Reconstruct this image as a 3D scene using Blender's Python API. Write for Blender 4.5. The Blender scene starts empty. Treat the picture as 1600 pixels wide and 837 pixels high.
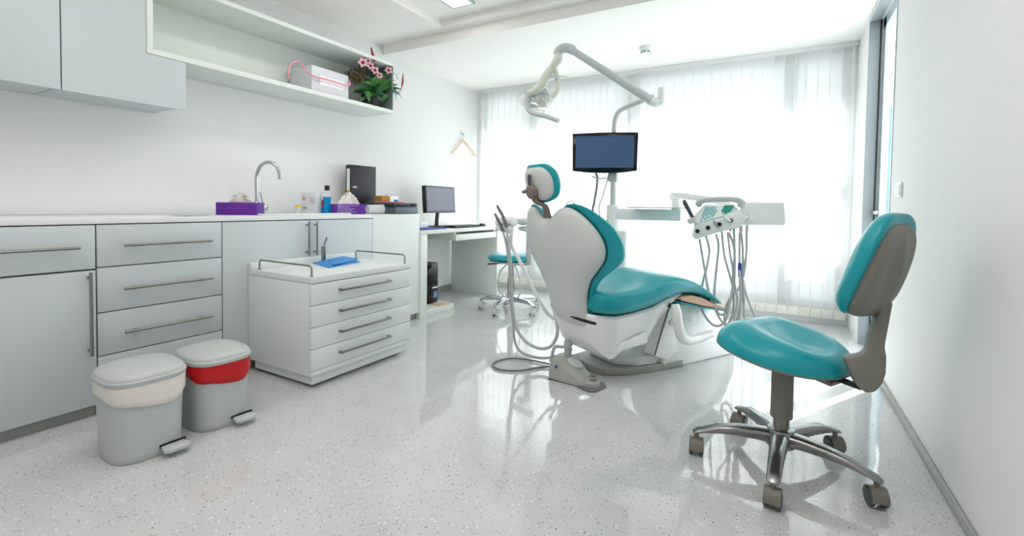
import bpy, bmesh, math, random
from mathutils import Vector, Matrix, Quaternion
random.seed(7)
S = bpy.context.scene
COL = S.collection
PI = math.pi
R = math.radians

# ------------------------------------------------------------------ survey of the room
# camera solved from the room's own edges: X along the window wall, Y towards it, Z up, metres
YAW, PITCH, ROLL, FPX, PY = -0.519948577, -0.0319526, -0.01499128, 728.754446, 344.2057
EYE = Vector((0, 0, 1.0))
_f = Vector((math.sin(YAW)*math.cos(PITCH), math.cos(YAW)*math.cos(PITCH), math.sin(PITCH)))
_r = Vector((math.cos(YAW), -math.sin(YAW), 0))
_d = _f.cross(_r)
CR = _r*math.cos(ROLL) + _d*math.sin(ROLL)
CD = -_r*math.sin(ROLL) + _d*math.cos(ROLL)
CF = _f
def ray(x, y): return CR*((x-800)/FPX) + CD*((y-PY)/FPX) + CF
def P(x, y, /, **k):
    """point of the room seen at a photo position and lying on the plane x=, y= or z= given"""
    (ax, v), = k.items()
    i = 'xyz'.index(ax); d = ray(x, y)
    return EYE + d*((v-EYE[i])/d[i])
def PP(x, y, p0, n):
    d = ray(x, y)
    return EYE + d*((Vector(p0)-EYE).dot(Vector(n))/d.dot(Vector(n)))

# ------------------------------------------------------------------ materials
def s2l(c): return tuple(((v/12.92) if v <= .04045 else ((v+.055)/1.055)**2.4) for v in c)
def rgb(r, g, b): return s2l((r/255, g/255, b/255))
MATS = {}
def mat(name, col, rough=.5, metal=0., var=.04, scale=18., bump=0., coat=0., spec=.5, trans=0., alpha=1., emit=None, es=0., ior=1.45, sss=0.):
    m = bpy.data.materials.new(name); m.use_nodes = True
    nt = m.node_tree; n = nt.nodes; l = nt.links
    b = n['Principled BSDF']
    tc = n.new('ShaderNodeTexCoord'); nz = n.new('ShaderNodeTexNoise')
    nz.inputs['Scale'].default_value = scale; nz.inputs['Detail'].default_value = 4
    l.new(tc.outputs['Object'], nz.inputs['Vector'])
    mx = n.new('ShaderNodeMix'); mx.data_type = 'RGBA'
    mx.inputs['A'].default_value = (*[max(0, c*(1-var)) for c in col], 1)
    mx.inputs['B'].default_value = (*[min(1, c*(1+var)) for c in col], 1)
    l.new(nz.outputs['Fac'], mx.inputs['Factor'])
    l.new(mx.outputs['Result'], b.inputs['Base Color'])
    b.inputs['Roughness'].default_value = rough; b.inputs['Metallic'].default_value = metal
    b.inputs['Coat Weight'].default_value = coat; b.inputs['Coat Roughness'].default_value = .08
    b.inputs['Specular IOR Level'].default_value = spec; b.inputs['IOR'].default_value = ior
    b.inputs['Transmission Weight'].default_value = trans; b.inputs['Alpha'].default_value = alpha
    if emit: b.inputs['Emission Color'].default_value = (*emit, 1); b.inputs['Emission Strength'].default_value = es
    if bump:
        bp = n.new('ShaderNodeBump'); bp.inputs['Strength'].default_value = bump; bp.inputs['Distance'].default_value = .004
        l.new(nz.outputs['Fac'], bp.inputs['Height']); l.new(bp.outputs['Normal'], b.inputs['Normal'])
    MATS[name] = m
    return m
mat('wall_paint', rgb(234, 234, 234), .75, var=.012, scale=3)
mat('ceiling_paint', rgb(250, 247, 243), .8, var=.012, scale=3)
mat('cabinet_white', rgb(196, 203, 206), .32, var=.01, scale=4)
mat('shelf_white', rgb(226, 231, 226), .35, var=.01, scale=4)
mat('trolley_white', rgb(222, 227, 226), .3, var=.01, scale=4)
mat('carcass_grey', rgb(120, 124, 124), .6)  # greyed: shade of the gaps between the fronts put into the colour
mat('counter_white', rgb(228, 230, 230), .3, var=.02, scale=6)
mat('plinth_metal', rgb(160, 162, 158), .45, .35)
mat('steel', rgb(150, 146, 140), .32, 1., var=.08, scale=60)
mat('chrome', rgb(190, 192, 196), .12, 1., var=.03)
mat('cast_alloy', rgb(150, 150, 150), .25, 1., var=.1, scale=25)
mat('teal', (.004, .315, .365), .3, var=.05, scale=30, bump=.03, spec=.5)
mat('teal_seam', (.003, .10, .12), .6)
mat('stool_grey', rgb(126, 124, 117), .5, var=.04, scale=60, bump=.03)
mat('caster_grey', rgb(120, 116, 108), .45)
mat('black', rgb(20, 20, 21), .4)
mat('black_gloss', rgb(14, 14, 16), .12)
mat('binder_black', rgb(44, 42, 48), .42, var=.1, scale=80, bump=.05)
mat('dental_white', rgb(238, 239, 238), .22, var=.008, scale=4, coat=.3)
mat('shell_white', rgb(205, 208, 206), .3, var=.01, scale=4)
mat('unit_white', rgb(238, 242, 241), .3, var=.01, scale=4)
mat('unit_grey', rgb(204, 208, 206), .38)
mat('arm_grey', rgb(196, 202, 203), .38)
mat('arm_cream', rgb(218, 221, 208), .4)
mat('pad_grey', rgb(150, 152, 146), .55, var=.06, scale=40)
mat('hose_grey', rgb(178, 182, 182), .45)
mat('hose_light', rgb(196, 199, 199), .4)
mat('cable_grey', rgb(110, 114, 116), .5)
mat('warm_grey', rgb(128, 114, 106), .45)
mat('dark_grey', rgb(72, 78, 80), .45)
mat('peach', rgb(226, 186, 160), .6)
mat('bin_grey', rgb(186, 191, 192), .42, var=.03, scale=60, bump=.02)
mat('bin_lid', rgb(186, 190, 190), .36, var=.02, scale=50)
mat('foot_grey', rgb(164, 165, 160), .45, var=.03, scale=40)
mat('bag_white', rgb(226, 220, 214), .4, var=.05, scale=25, bump=.5)
mat('bag_red', rgb(190, 8, 20), .32, var=.15, scale=22, bump=.6)
mat('purple', rgb(98, 32, 150), .5, var=.06)
mat('purple_dark', rgb(82, 28, 128), .5, var=.06)
mat('tissue', rgb(244, 240, 232), .8, var=.02, bump=.2)
mat('blue_cloth', rgb(60, 140, 206), .6, var=.12, scale=40, bump=.3)
mat('cloth_pale_blue', rgb(150, 205, 225), .6)
mat('yellow', rgb(236, 196, 40), .5)
mat('clear_plastic', (.95, .97, .98), .2, alpha=.34, spec=.5)
mat('frosted_plastic', rgb(228, 231, 237), .35, alpha=.88)
mat('bottle_blue', rgb(10, 160, 225), .12, trans=.1, ior=1.33)
mat('red', rgb(205, 40, 50), .5)
mat('label_white', rgb(245, 245, 246), .6)
mat('pink_cord', rgb(240, 150, 175), .5)
mat('pink', rgb(222, 120, 140), .5)
mat('cardboard', rgb(176, 128, 66), .7)
mat('lilac', rgb(196, 190, 214), .6)
mat('tray_black', rgb(46, 52, 58), .3)
mat('tray_slate', rgb(86, 100, 108), .3)
mat('wood_pale', rgb(236, 206, 178), .5, var=.12, scale=30)
mat('leaf', (.035, .16, .03), .4, var=.5, scale=25)
mat('leaf_dark', (.02, .085, .04), .4, var=.4, scale=20)
mat('petal', rgb(238, 196, 206), .5, var=.1, scale=60)
mat('petal_core', rgb(150, 10, 50), .5)
mat('spathe_red', rgb(150, 24, 30), .45, var=.3, scale=50)
mat('twig', rgb(96, 84, 52), .7, var=.5, scale=60, bump=.4)
mat('pot_brown', rgb(34, 38, 34), .6)
mat('end_panel_green', rgb(118, 134, 128), .35)
mat('teal_ribbon', rgb(90, 170, 170), .4)
mat('alu', rgb(186, 196, 200), .35, .6, var=.02)
mat('weight_beige', rgb(226, 224, 216), .6)
mat('jamb_grey', rgb(140, 149, 153), .5, .1)
mat('alu_blue', rgb(188, 206, 214), .35, .3)
mat('panel_green', rgb(24, 150, 128), .4, var=.15, scale=80)
mat('panel_pale', rgb(150, 196, 200), .35, var=.1, scale=70)
mat('blue_plug', rgb(36, 66, 150), .4)
mat('green_cup', rgb(170, 230, 130), .4)
mat('pc_blue', rgb(110, 140, 190), .3)
mat('screen_grey', rgb(96, 98, 112), .18, emit=rgb(110, 112, 128), es=.35)
mat('screen_blue', rgb(40, 58, 84), .2, emit=rgb(58, 82, 116), es=.5)
mat('screen_bar', rgb(40, 60, 96), .2, emit=rgb(34, 60, 104), es=.5)
mat('lamp_glow', (1, 1, 1), .5, emit=(1, .98, .95), es=9.)
mat('bulb_glass', rgb(190, 190, 188), .2, .4)
mat('sensor_dark', rgb(40, 40, 40), .3)
mat('outside_blue', rgb(96, 124, 146), .7, var=.4, scale=6)
mat('glass', (.95, .98, 1), .02, trans=1., ior=1.05, var=0)

def floor_material():
    m = bpy.data.materials.new('terrazzo'); m.use_nodes = True
    nt = m.node_tree; n = nt.nodes; l = nt.links; b = n['Principled BSDF']
    tc = n.new('ShaderNodeTexCoord')
    def chips(scale, thr, soft, seedoff):
        mp = n.new('ShaderNodeMapping'); mp.inputs['Location'].default_value = (seedoff, seedoff*1.7, .3)
        l.new(tc.outputs['Object'], mp.inputs['Vector'])
        v = n.new('ShaderNodeTexVoronoi'); v.inputs['Scale'].default_value = scale; v.inputs['Randomness'].default_value = 1
        l.new(mp.outputs['Vector'], v.inputs['Vector'])
        # keep only some cells, chip size varies by cell
        sep = n.new('ShaderNodeSeparateColor'); l.new(v.outputs['Color'], sep.inputs['Color'])
        mul = n.new('ShaderNodeMath'); mul.operation = 'MULTIPLY_ADD'
        l.new(sep.outputs['Red'], mul.inputs[0]); mul.inputs[1].default_value = thr; mul.inputs[2].default_value = -thr*.45
        sub = n.new('ShaderNodeMath'); sub.operation = 'LESS_THAN'
        l.new(v.outputs['Distance'], sub.inputs[0]); l.new(mul.outputs[0], sub.inputs[1])
        return sub, sep
    base = n.new('ShaderNodeTexNoise'); base.inputs['Scale'].default_value = 5; base.inputs['Detail'].default_value = 6
    l.new(tc.outputs['Object'], base.inputs['Vector'])
    mx0 = n.new('ShaderNodeMix'); mx0.data_type = 'RGBA'
    mx0.inputs['A'].default_value = (*rgb(190, 192, 193), 1); mx0.inputs['B'].default_value = (*rgb(207, 208, 208), 1)
    l.new(base.outputs['Fac'], mx0.inputs['Factor'])
    last = mx0.outputs['Result']
    for sc, thr, off, c in ((70, .55, 0., (226, 227, 226)), (62, .42, 3.1, (150, 152, 154)), (85, .5, 7.7, (172, 160, 150)), (48, .27, 11.3, (84, 82, 82)), (100, .42, 5.2, (108, 88, 76))):
        s_, _ = chips(sc, thr, 0, off)
        mx = n.new('ShaderNodeMix'); mx.data_type = 'RGBA'; mx.inputs['B'].default_value = (*rgb(*c), 1)
        l.new(s_.outputs[0], mx.inputs['Factor']); l.new(last, mx.inputs['A']); last = mx.outputs['Result']
    l.new(last, b.inputs['Base Color'])
    rn = n.new('ShaderNodeTexNoise'); rn.inputs['Scale'].default_value = 2.2; rn.inputs['Detail'].default_value = 5
    l.new(tc.outputs['Object'], rn.inputs['Vector'])
    mr = n.new('ShaderNodeMapRange'); mr.inputs['To Min'].default_value = .03; mr.inputs['To Max'].default_value = .085
    l.new(rn.outputs['Fac'], mr.inputs['Value']); l.new(mr.outputs['Result'], b.inputs['Roughness'])
    bp = n.new('ShaderNodeBump'); bp.inputs['Strength'].default_value = .07; bp.inputs['Distance'].default_value = .01
    bn = n.new('ShaderNodeTexNoise'); bn.inputs['Scale'].default_value = 9; bn.inputs['Detail'].default_value = 2
    l.new(tc.outputs['Object'], bn.inputs['Vector']); l.new(bn.outputs['Fac'], bp.inputs['Height']); l.new(bp.outputs['Normal'], b.inputs['Normal'])
    b.inputs['Specular IOR Level'].default_value = .75
    MATS['terrazzo'] = m
floor_material()
def blind_material():
    m = bpy.data.materials.new('blind_fabric'); m.use_nodes = True
    nt = m.node_tree; n = nt.nodes; l = nt.links
    for x in list(n): n.remove(x)
    out = n.new('ShaderNodeOutputMaterial')
    tc = n.new('ShaderNodeTexCoord'); wv = n.new('ShaderNodeTexNoise'); wv.inputs['Scale'].default_value = 160
    l.new(tc.outputs['Object'], wv.inputs['Vector'])
    cr = n.new('ShaderNodeMix'); cr.data_type = 'RGBA'
    cr.inputs['A'].default_value = (.90, .91, .90, 1); cr.inputs['B'].default_value = (.96, .96, .95, 1)
    l.new(wv.outputs['Fac'], cr.inputs['Factor'])
    tl = n.new('ShaderNodeBsdfTranslucent'); df = n.new('ShaderNodeBsdfDiffuse'); tp = n.new('ShaderNodeBsdfTransparent')
    l.new(cr.outputs['Result'], tl.inputs['Color']); l.new(cr.outputs['Result'], df.inputs['Color'])
    m1 = n.new('ShaderNodeMixShader'); m1.inputs['Fac'].default_value = .42
    l.new(tl.outputs[0], m1.inputs[1]); l.new(df.outputs[0], m1.inputs[2])
    m2 = n.new('ShaderNodeMixShader'); m2.inputs['Fac'].default_value = .14
    l.new(m1.outputs[0], m2.inputs[1]); l.new(tp.outputs[0], m2.inputs[2])
    l.new(m2.outputs[0], out.inputs['Surface'])
    MATS['blind_fabric'] = m
blind_material()
def glass_material():
    m = bpy.data.materials.new('pane_glass'); m.use_nodes = True
    nt = m.node_tree; n = nt.nodes; l = nt.links
    for x in list(n): n.remove(x)
    out = n.new('ShaderNodeOutputMaterial'); tp = n.new('ShaderNodeBsdfTransparent'); gl = n.new('ShaderNodeBsdfGlossy'); fr = n.new('ShaderNodeValue')
    tp.inputs['Color'].default_value = (.93, .97, .98, 1); gl.inputs['Roughness'].default_value = .02; fr.outputs[0].default_value = .06
    mx = n.new('ShaderNodeMixShader'); l.new(fr.outputs[0], mx.inputs[0]); l.new(tp.outputs[0], mx.inputs[1]); l.new(gl.outputs[0], mx.inputs[2])
    l.new(mx.outputs[0], out.inputs['Surface']); MATS['pane_glass'] = m
    m = bpy.data.materials.new('frosted_pane'); m.use_nodes = True
    nt = m.node_tree; n = nt.nodes; l = nt.links
    for x in list(n): n.remove(x)
    out = n.new('ShaderNodeOutputMaterial'); tl = n.new('ShaderNodeBsdfTranslucent'); df = n.new('ShaderNodeBsdfDiffuse'); tp = n.new('ShaderNodeBsdfTransparent')
    tl.inputs['Color'].default_value = (.66, .665, .67, 1); df.inputs['Color'].default_value = (.8, .8, .8, 1)
    a = n.new('ShaderNodeMixShader'); a.inputs[0].default_value = .35; l.new(tl.outputs[0], a.inputs[1]); l.new(df.outputs[0], a.inputs[2])
    mx = n.new('ShaderNodeMixShader'); mx.inputs[0].default_value = .04; l.new(a.outputs[0], mx.inputs[1]); l.new(tp.outputs[0], mx.inputs[2])
    l.new(mx.outputs[0], out.inputs['Surface']); MATS['frosted_pane'] = m
    m = bpy.data.materials.new('clear_shield'); m.use_nodes = True
    nt = m.node_tree; n = nt.nodes; l = nt.links
    for x in list(n): n.remove(x)
    out = n.new('ShaderNodeOutputMaterial'); tp = n.new('ShaderNodeBsdfTransparent'); gl = n.new('ShaderNodeBsdfGlossy'); df = n.new('ShaderNodeBsdfDiffuse')
    tp.inputs['Color'].default_value = (.97, .97, .97, 1); gl.inputs['Roughness'].default_value = .1; df.inputs['Color'].default_value = (.8, .82, .82, 1)
    a = n.new('ShaderNodeMixShader'); a.inputs[0].default_value = .5; l.new(gl.outputs[0], a.inputs[1]); l.new(df.outputs[0], a.inputs[2])
    mx = n.new('ShaderNodeMixShader'); mx.inputs[0].default_value = .5; l.new(tp.outputs[0], mx.inputs[1]); l.new(a.outputs[0], mx.inputs[2])
    l.new(mx.outputs[0], out.inputs['Surface']); MATS['clear_shield'] = m
glass_material()

# ------------------------------------------------------------------ mesh helpers
def B(): return bmesh.new()
def add(bm, verts, faces):
    vs = [bm.verts.new(Vector(v)) for v in verts]
    for f in faces:
        try: bm.faces.new([vs[i] for i in f])
        except ValueError: pass
    return vs
def box(bm, x0, x1, y0, y1, z0, z1, bev=0., seg=2, mx=None):
    t = bmesh.new()
    bmesh.ops.create_cube(t, size=1)
    for v in t.verts: v.co = Vector(((x0+x1)/2+v.co.x*(x1-x0), (y0+y1)/2+v.co.y*(y1-y0), (z0+z1)/2+v.co.z*(z1-z0)))
    if bev: bmesh.ops.bevel(t, geom=t.edges[:], offset=bev, segments=seg, profile=.5, affect='EDGES')
    merge(bm, t, mx); return bm
def merge(bm, t, mx=None):
    t.verts.index_update()
    vs = [bm.verts.new(mx @ v.co if mx is not None else v.co) for v in t.verts]
    for f in t.faces:
        try: bm.faces.new([vs[v.index] for v in f.verts])
        except ValueError: pass
    t.free()
def spline(pts, n=8, closed=False):
    pts = [Vector(p) for p in pts]
    if len(pts) < 3: return pts
    out = []; N = len(pts)
    for i in range(N if closed else N-1):
        if closed: p0, p1, p2, p3 = pts[i-1], pts[i], pts[(i+1) % N], pts[(i+2) % N]
        else: p0, p1, p2, p3 = pts[max(i-1, 0)], pts[i], pts[i+1], pts[min(i+2, N-1)]
        for k in range(n):
            t = k/n
            out.append(.5*((2*p1)+(p2-p0)*t+(2*p0-5*p1+4*p2-p3)*t*t+(3*p1-p0-3*p2+p3)*t**3))
    if not closed: out.append(pts[-1])
    return out
def tube(bm, pts, r, seg=10, smooth=6, flat=1., cap=True, up=None):
    """swept round bar; r is a number or one per control point; flat squashes the section"""
    pts = [Vector(p) for p in pts]
    rs = r if isinstance(r, (list, tuple)) else [r]*len(pts)
    if smooth and len(pts) > 2:
        q = spline([(*p, ) for p in pts], smooth)
        rr = []
        for i in range(len(pts)-1):
            for k in range(smooth): rr.append(rs[i]+(rs[i+1]-rs[i])*k/smooth)
        rr.append(rs[-1]); pts, rs = q, rr
    N = len(pts); rings = []; nrm = None
    for i, p in enumerate(pts):
        t = (pts[min(i+1, N-1)]-pts[max(i-1, 0)])
        if t.length < 1e-9: t = Vector((0, 0, 1))
        t.normalize()
        if nrm is None:
            h = Vector(up) if up is not None else (Vector((0, 0, 1)) if abs(t.z) < .9 else Vector((1, 0, 0)))
            nrm = (h-t*h.dot(t)).normalized()
        else:
            nrm = (nrm-t*nrm.dot(t)); nrm.normalize()
        bn = t.cross(nrm)
        rings.append([bm.verts.new(p+(nrm*math.cos(a)*flat+bn*math.sin(a))*rs[i]) for a in [2*PI*k/seg for k in range(seg)]])
    bridge(bm, rings, cap)
def bridge(bm, rings, cap=True, closed=True):
    for a, b in zip(rings, rings[1:]):
        n = len(a)
        for k in range(n if closed else n-1):
            try: bm.faces.new([a[k], a[(k+1) % n], b[(k+1) % n], b[k]])
            except ValueError: pass
    if cap:
        for ring, rev in ((rings[0], True), (rings[-1], False)):
            try: bm.faces.new(ring[::-1] if rev else ring)
            except ValueError: pass
def loft(bm, sections, cap=True):
    bridge(bm, [[bm.verts.new(Vector(p)) for p in s] for s in sections], cap)
def lathe(bm, prof, c=(0, 0, 0), seg=32, axis=None, cap=True):
    """profile of (radius, height) turned about a vertical (or given) axis through c"""
    c = Vector(c); q = Vector((0, 0, 1)).rotation_difference(Vector(axis)) if axis is not None else Quaternion()
    rings = [[bm.verts.new(c+q @ Vector((max(r, 1e-5)*math.cos(2*PI*k/seg), max(r, 1e-5)*math.sin(2*PI*k/seg), h))) for k in range(seg)] for r, h in prof]
    bridge(bm, rings, cap)
def sell(a, b, n=3., N=48, c=(0, 0)):
    o = []
    for k in range(N):
        t = 2*PI*k/N; ct, st = math.cos(t), math.sin(t)
        o.append((c[0]+a*math.copysign(abs(ct)**(2/n), ct), c[1]+b*math.copysign(abs(st)**(2/n), st)))
    return o
def pillow(bm, outline, ztop, zbot, mp=None, c=(0, 0), nr=9):
    """closed cushion over a star-shaped outline; ztop/zbot(x, y, r) give its two faces"""
    mp = mp or (lambda x, y, z: Vector((x, y, z)))
    rs = [math.sin(PI/2*(i+1)/nr) for i in range(nr)]
    N = len(outline)
    def face(fz, flip):
        ctr = bm.verts.new(mp(c[0], c[1], fz(c[0], c[1], 0)))
        rings = []
        for r in rs:
            rings.append([bm.verts.new(mp(c[0]+(x-c[0])*r, c[1]+(y-c[1])*r, fz(c[0]+(x-c[0])*r, c[1]+(y-c[1])*r, r))) for x, y in outline])
        for k in range(N):
            f = [ctr, rings[0][k], rings[0][(k+1) % N]]
            bm.faces.new(f[::-1] if flip else f)
        for a, b in zip(rings, rings[1:]):
            for k in range(N):
                f = [a[k], b[k], b[(k+1) % N], a[(k+1) % N]]
                bm.faces.new(f[::-1] if flip else f)
        return rings[-1]
    t = face(ztop, False); b = face(zbot, True)
    for k in range(N):
        try: bm.faces.new([b[k], b[(k+1) % N], t[(k+1) % N], t[k]])
        except ValueError: pass
    bmesh.ops.remove_doubles(bm, verts=bm.verts[:], dist=1e-5)
def prism(bm, pts2, mp, d0, d1, bev=0.):
    """2-D outline extruded between depths d0 and d1 through mp(x, y, d)"""
    t = bmesh.new()
    a = [t.verts.new(Vector(mp(x, y, d0))) for x, y in pts2]; b = [t.verts.new(Vector(mp(x, y, d1))) for x, y in pts2]
    bridge(t, [a, b])
    if bev:
        bmesh.ops.recalc_face_normals(t, faces=t.faces[:])
        bmesh.ops.bevel(t, geom=t.edges[:], offset=bev, segments=2, profile=.5, affect='EDGES')
    merge(bm, t)

ROOT = {}
def obj(name, bm, m, parent=None, smooth=True, world=False, ang=40):
    """link a bmesh as one mesh object; world=True: verts are given in room coordinates"""
    if parent is not None and world:
        inv = ROOT[parent.name].inverted()
        for v in bm.verts: v.co = inv @ v.co
    bmesh.ops.recalc_face_normals(bm, faces=bm.faces[:])
    me = bpy.data.meshes.new(name); 
    if smooth:
        for f in bm.faces: f.smooth = True
        for e in bm.edges:
            if len(e.link_faces) == 2 and e.calc_face_angle(0) > R(ang): e.smooth = False
    bm.to_mesh(me); bm.free()
    for mm in (m if isinstance(m, (list, tuple)) else [m]): me.materials.append(MATS[mm])
    o = bpy.data.objects.new(name, me); COL.objects.link(o)
    if parent is not None:
        o.parent = parent; ROOT[o.name] = ROOT[parent.name]
    else: ROOT[o.name] = Matrix.Identity(4)
    return o
def tag(o, label, cat, group=None):
    o['label'] = label; o['category'] = cat
    if group: o['group'] = group
    return o
def thing(name, label, cat, loc=(0, 0, 0), rz=0., group=None):
    o = bpy.data.objects.new(name, None); COL.objects.link(o)
    o.empty_display_size = .1
    o.location = loc; o.rotation_euler = (0, 0, rz)
    ROOT[o.name] = Matrix.Translation(Vector(loc)) @ Matrix.Rotation(rz, 4, 'Z')
    return tag(o, label, cat, group)
def single(name, bm, m, label, cat, group=None, base=None, **k):
    """a thing that is one mesh; origin moved to base"""
    if base is not None:
        base = Vector(base)
        for v in bm.verts: v.co -= base
    o = obj(name, bm, m, **k)
    if base is not None: o.location = base
    return tag(o, label, cat, group)
def struct(name, bm, m, parent=None, **k):
    o = obj(name, bm, m, parent, **k)
    if parent is None: o['kind'] = 'structure'
    return o
def bx(*a, **k): return box(B(), *a, **k)
def tb(*a, **k): b = B(); tube(b, *a, **k); return b
def lt(*a, **k): b = B(); lathe(b, *a, **k); return b

# ------------------------------------------------------------------ the room
XL, XR, YF, YB = -3.33, .54, 4.92, -1.3
ZLOW, ZMID, ZTOP = 2.417, 2.507, 2.563
struct('floor', bx(XL-.1, XR+.9, YB, YF+.15, -.06, 0), 'terrazzo')
struct('wall_left', bx(XL-.1, XL, YB-.1, YF+.15, 0, 2.66), 'wall_paint')
struct('wall_back', bx(XL, XR, YB-.1, YB, 0, 2.66), 'wall_paint')
DY0, DY1, DZ = 3.351, 4.31, 2.389
b = B()
box(b, XR, XR+.13, YB, DY0, 0, 2.66); box(b, XR, XR+.13, DY1, YF+.15, 0, 2.66); box(b, XR, XR+.13, DY0, DY1, DZ, 2.66)
struct('wall_right', b, 'wall_paint')
WX0, WX1, WZ0, WZ1 = -3.26, .50, .14, 2.40
WT, WB = 1.93, .50
b = B()
box(b, XL, XR, YF, YF+.15, 0, WZ0); box(b, XL, XR, YF, YF+.15, WZ1, 2.66); box(b, XL, WX0, YF, YF+.15, WZ0, WZ1); box(b, WX1, XR, YF, YF+.15, WZ0, WZ1)
struct('wall_far', b, 'wall_paint')
b = B()
box(b, XL, XR, YB, YF, ZTOP, 2.66)
box(b, XL, -2.54, YB, 3.18, ZMID, ZTOP); box(b, XL, XR, 3.18, 3.285, ZMID, ZTOP); box(b, XL, XR, 3.285, YF, ZLOW, ZTOP)
struct('ceiling', b, 'ceiling_paint')
struct('baseboard_left', bx(XL, XL+.012, 3.2, YF, 0, .07), 'plinth_metal')
struct('baseboard_far', bx(XL, XR, YF-.014, YF, 0, .06, bev=.003), 'counter_white')
struct('baseboard_right', bx(XR-.012, XR, YB, DY0-.03, 0, .045, bev=.003), 'plinth_metal')
# window behind the blinds
w = struct('window_1', bx(WX0, WX1, YF+.02, YF+.09, WZ0, WZ0+.05), 'alu')
b = B()
box(b, WX0, WX1, YF+.02, YF+.09, WZ1-.05, WZ1); box(b, WX0, WX0+.05, YF+.02, YF+.09, WZ0, WZ1); box(b, WX1-.05, WX1, YF+.02, YF+.09, WZ0, WZ1)
for xm in (-2.55, -1.38, .06): box(b, xm-.05, xm+.05, YF+.02, YF+.09, WZ0, WZ1)
box(b, WX0, WX1, YF+.02, YF+.09, 1.13, 1.19); box(b, WX0, WX1, YF+.02, YF+.09, WT-.02, WT+.02); box(b, WX0, WX1, YF+.02, YF+.09, WB-.02, WB+.02)
obj('window_frame', b, 'alu', w)
obj('window_glass', bx(WX0+.02, WX1-.02, YF+.05, YF+.056, WZ0+.02, WZ1-.02), 'pane_glass', w)
b = B(); box(b, WX0+.02, WX1-.02, YF+.07, YF+.076, WT, WZ1-.02); box(b, WX0+.02, WX1-.02, YF+.07, YF+.076, WZ0+.02, WB)
obj('frosted_glass', b, 'frosted_pane', w)
# sliding glass door in the right wall
d = struct('door_1', bx(XR-.002, XR+.06, DY1-.004, DY1+.02, 0, DZ), 'jamb_grey')
b = B(); box(b, XR-.002, XR+.06, DY0, DY1-.004, DZ-.004, DZ+.02); box(b, XR-.004, XR+.06, DY0-.018, DY0+.003, 0, DZ)
obj('door_lining', b, 'alu', d)
b = B()
box(b, .622, .66, DY1-.08, DY1+.02, .02, DZ); box(b, .622, .66, DY0-.05, DY0+.04, .02, DZ); box(b, .622, .66, DY0, DY1, DZ-.07, DZ); box(b, .622, .66, DY0, DY1, .02, .09); box(b, .622, .66, 3.66, 3.75, .05, DZ-.04)
obj('door_leaf_frame', b, 'alu_blue', d)
obj('door_glass', bx(.637, .643, DY0, DY1-.05, .07, DZ-.05), 'pane_glass', d)
obj('door_gap_shade', bx(XR+.061, XR+.07, DY1-.008, DY1+.02, 0, DZ), 'black', d)  # black strip stands in for the shaded gap between jamb and leaf
b = B(); box(b, .59, .622, DY1-.06, DY1-.03, .98, 1.0); box(b, .585, .597, DY1-.16, DY1-.03, .975, 1.0, bev=.004)
obj('door_handle', b, 'chrome', d)
# plain bluish slab standing in for the trees seen through that door
b = B(); box(b, 1.25, 1.9, 8.6, 9.0, -.5, 2.5)
struct('exterior_tree_slab', b, 'outside_blue')

# vertical blinds
bl = thing('vertical_blind', 'long white vertical fabric blind covering the whole window wall', 'blind', (-1.33, 4.86, 2.4))
obj('headrail', bx(-3.21, .535, 4.835, 4.885, ZLOW-.035, ZLOW-.001), 'counter_white', bl, world=True)
b = B()
pitch = .0855; n = int((.535+3.21)/pitch)
for i in range(n+1):
    x = -3.205+i*pitch; hw = .0505; tw = R(13)
    pr = []
    for k in range(5):
        s = (k-2)/2; u = s*hw; bow = .0015*(1-s*s)
        pr.append((x+u*math.cos(tw), 4.858-u*math.sin(tw)-bow))
    x0 = max(-3.21, 0)
    rows = [[b.verts.new((px, py, z)) for px, py in pr] for z in (ZLOW-.03, 1.2, .085)]
    bridge(b, rows, cap=False, closed=False)
    for e in (0, 4):
        (ex, ey), sg = pr[e], (1 if e == 0 else -1)
        hem = [[b.verts.new((ex+sg*dx, ey-.0015, z)) for dx in (0, .0055)] for z in (ZLOW-.03, .085)]
        bridge(b, hem, cap=False, closed=False)
obj('slats', b, 'blind_fabric', bl, world=True)
b = B()
for i in range(n+1):
    x = -3.205+i*pitch
    box(b, x-.0405, x+.0405, 4.840, 4.852, .064, .138, bev=.002)
obj('bottom_weights', b, 'weight_beige', bl, world=True)
obj('cord', tb([(.50, 4.83, ZLOW-.03), (.50, 4.83, 1.0)], .003, smooth=0), 'label_white', bl, world=True)

# ceiling things
t = thing('ceiling_light', 'long slim glowing white light panel in the ceiling recess', 'light', (-2.185, 2.3, ZTOP))
b = B()
for a in ((-2.29, -2.27, 1.6, 3.01), (-2.10, -2.08, 1.6, 3.01), (-2.27, -2.10, 1.6, 1.62), (-2.27, -2.10, 2.99, 3.01)): box(b, *a, ZTOP-.016, ZTOP)
obj('frame', b, 'alu', t, world=True)
obj('diffuser', bx(-2.27, -2.10, 1.62, 2.99, ZTOP-.01, ZTOP-.002), 'lamp_glow', t, world=True)
t = thing('smoke_detector', 'small round white smoke detector on the ceiling', 'smoke detector', (-1.065, 4.2, ZLOW))
obj('base', lt([(.052, 0), (.054, -.006), (.054, -.03), (.047, -.036)]), 'counter_white', t)
obj('sensor_head', lt([(.045, -.036), (.042, -.05), (.03, -.058), (.012, -.06)]), 'counter_white', t)
b = B()
for k in range(8):
    a = 2*PI*k/8; box(b, -.008, .008, -.003, .003, -.052, -.042, mx=Matrix.Rotation(a, 4, 'Z') @ Matrix.Translation((0, .041, 0)))
obj('vent_slots', b, 'sensor_dark', t)
t = thing('wall_switch', 'white two-key light switch on the wall beside the glass door', 'switch', (XR, 3.1, 1.11))
obj('plate', bx(XR-.009, XR, 3.04, 3.16, 1.072, 1.15, bev=.002), 'counter_white', t, world=True)
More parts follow.
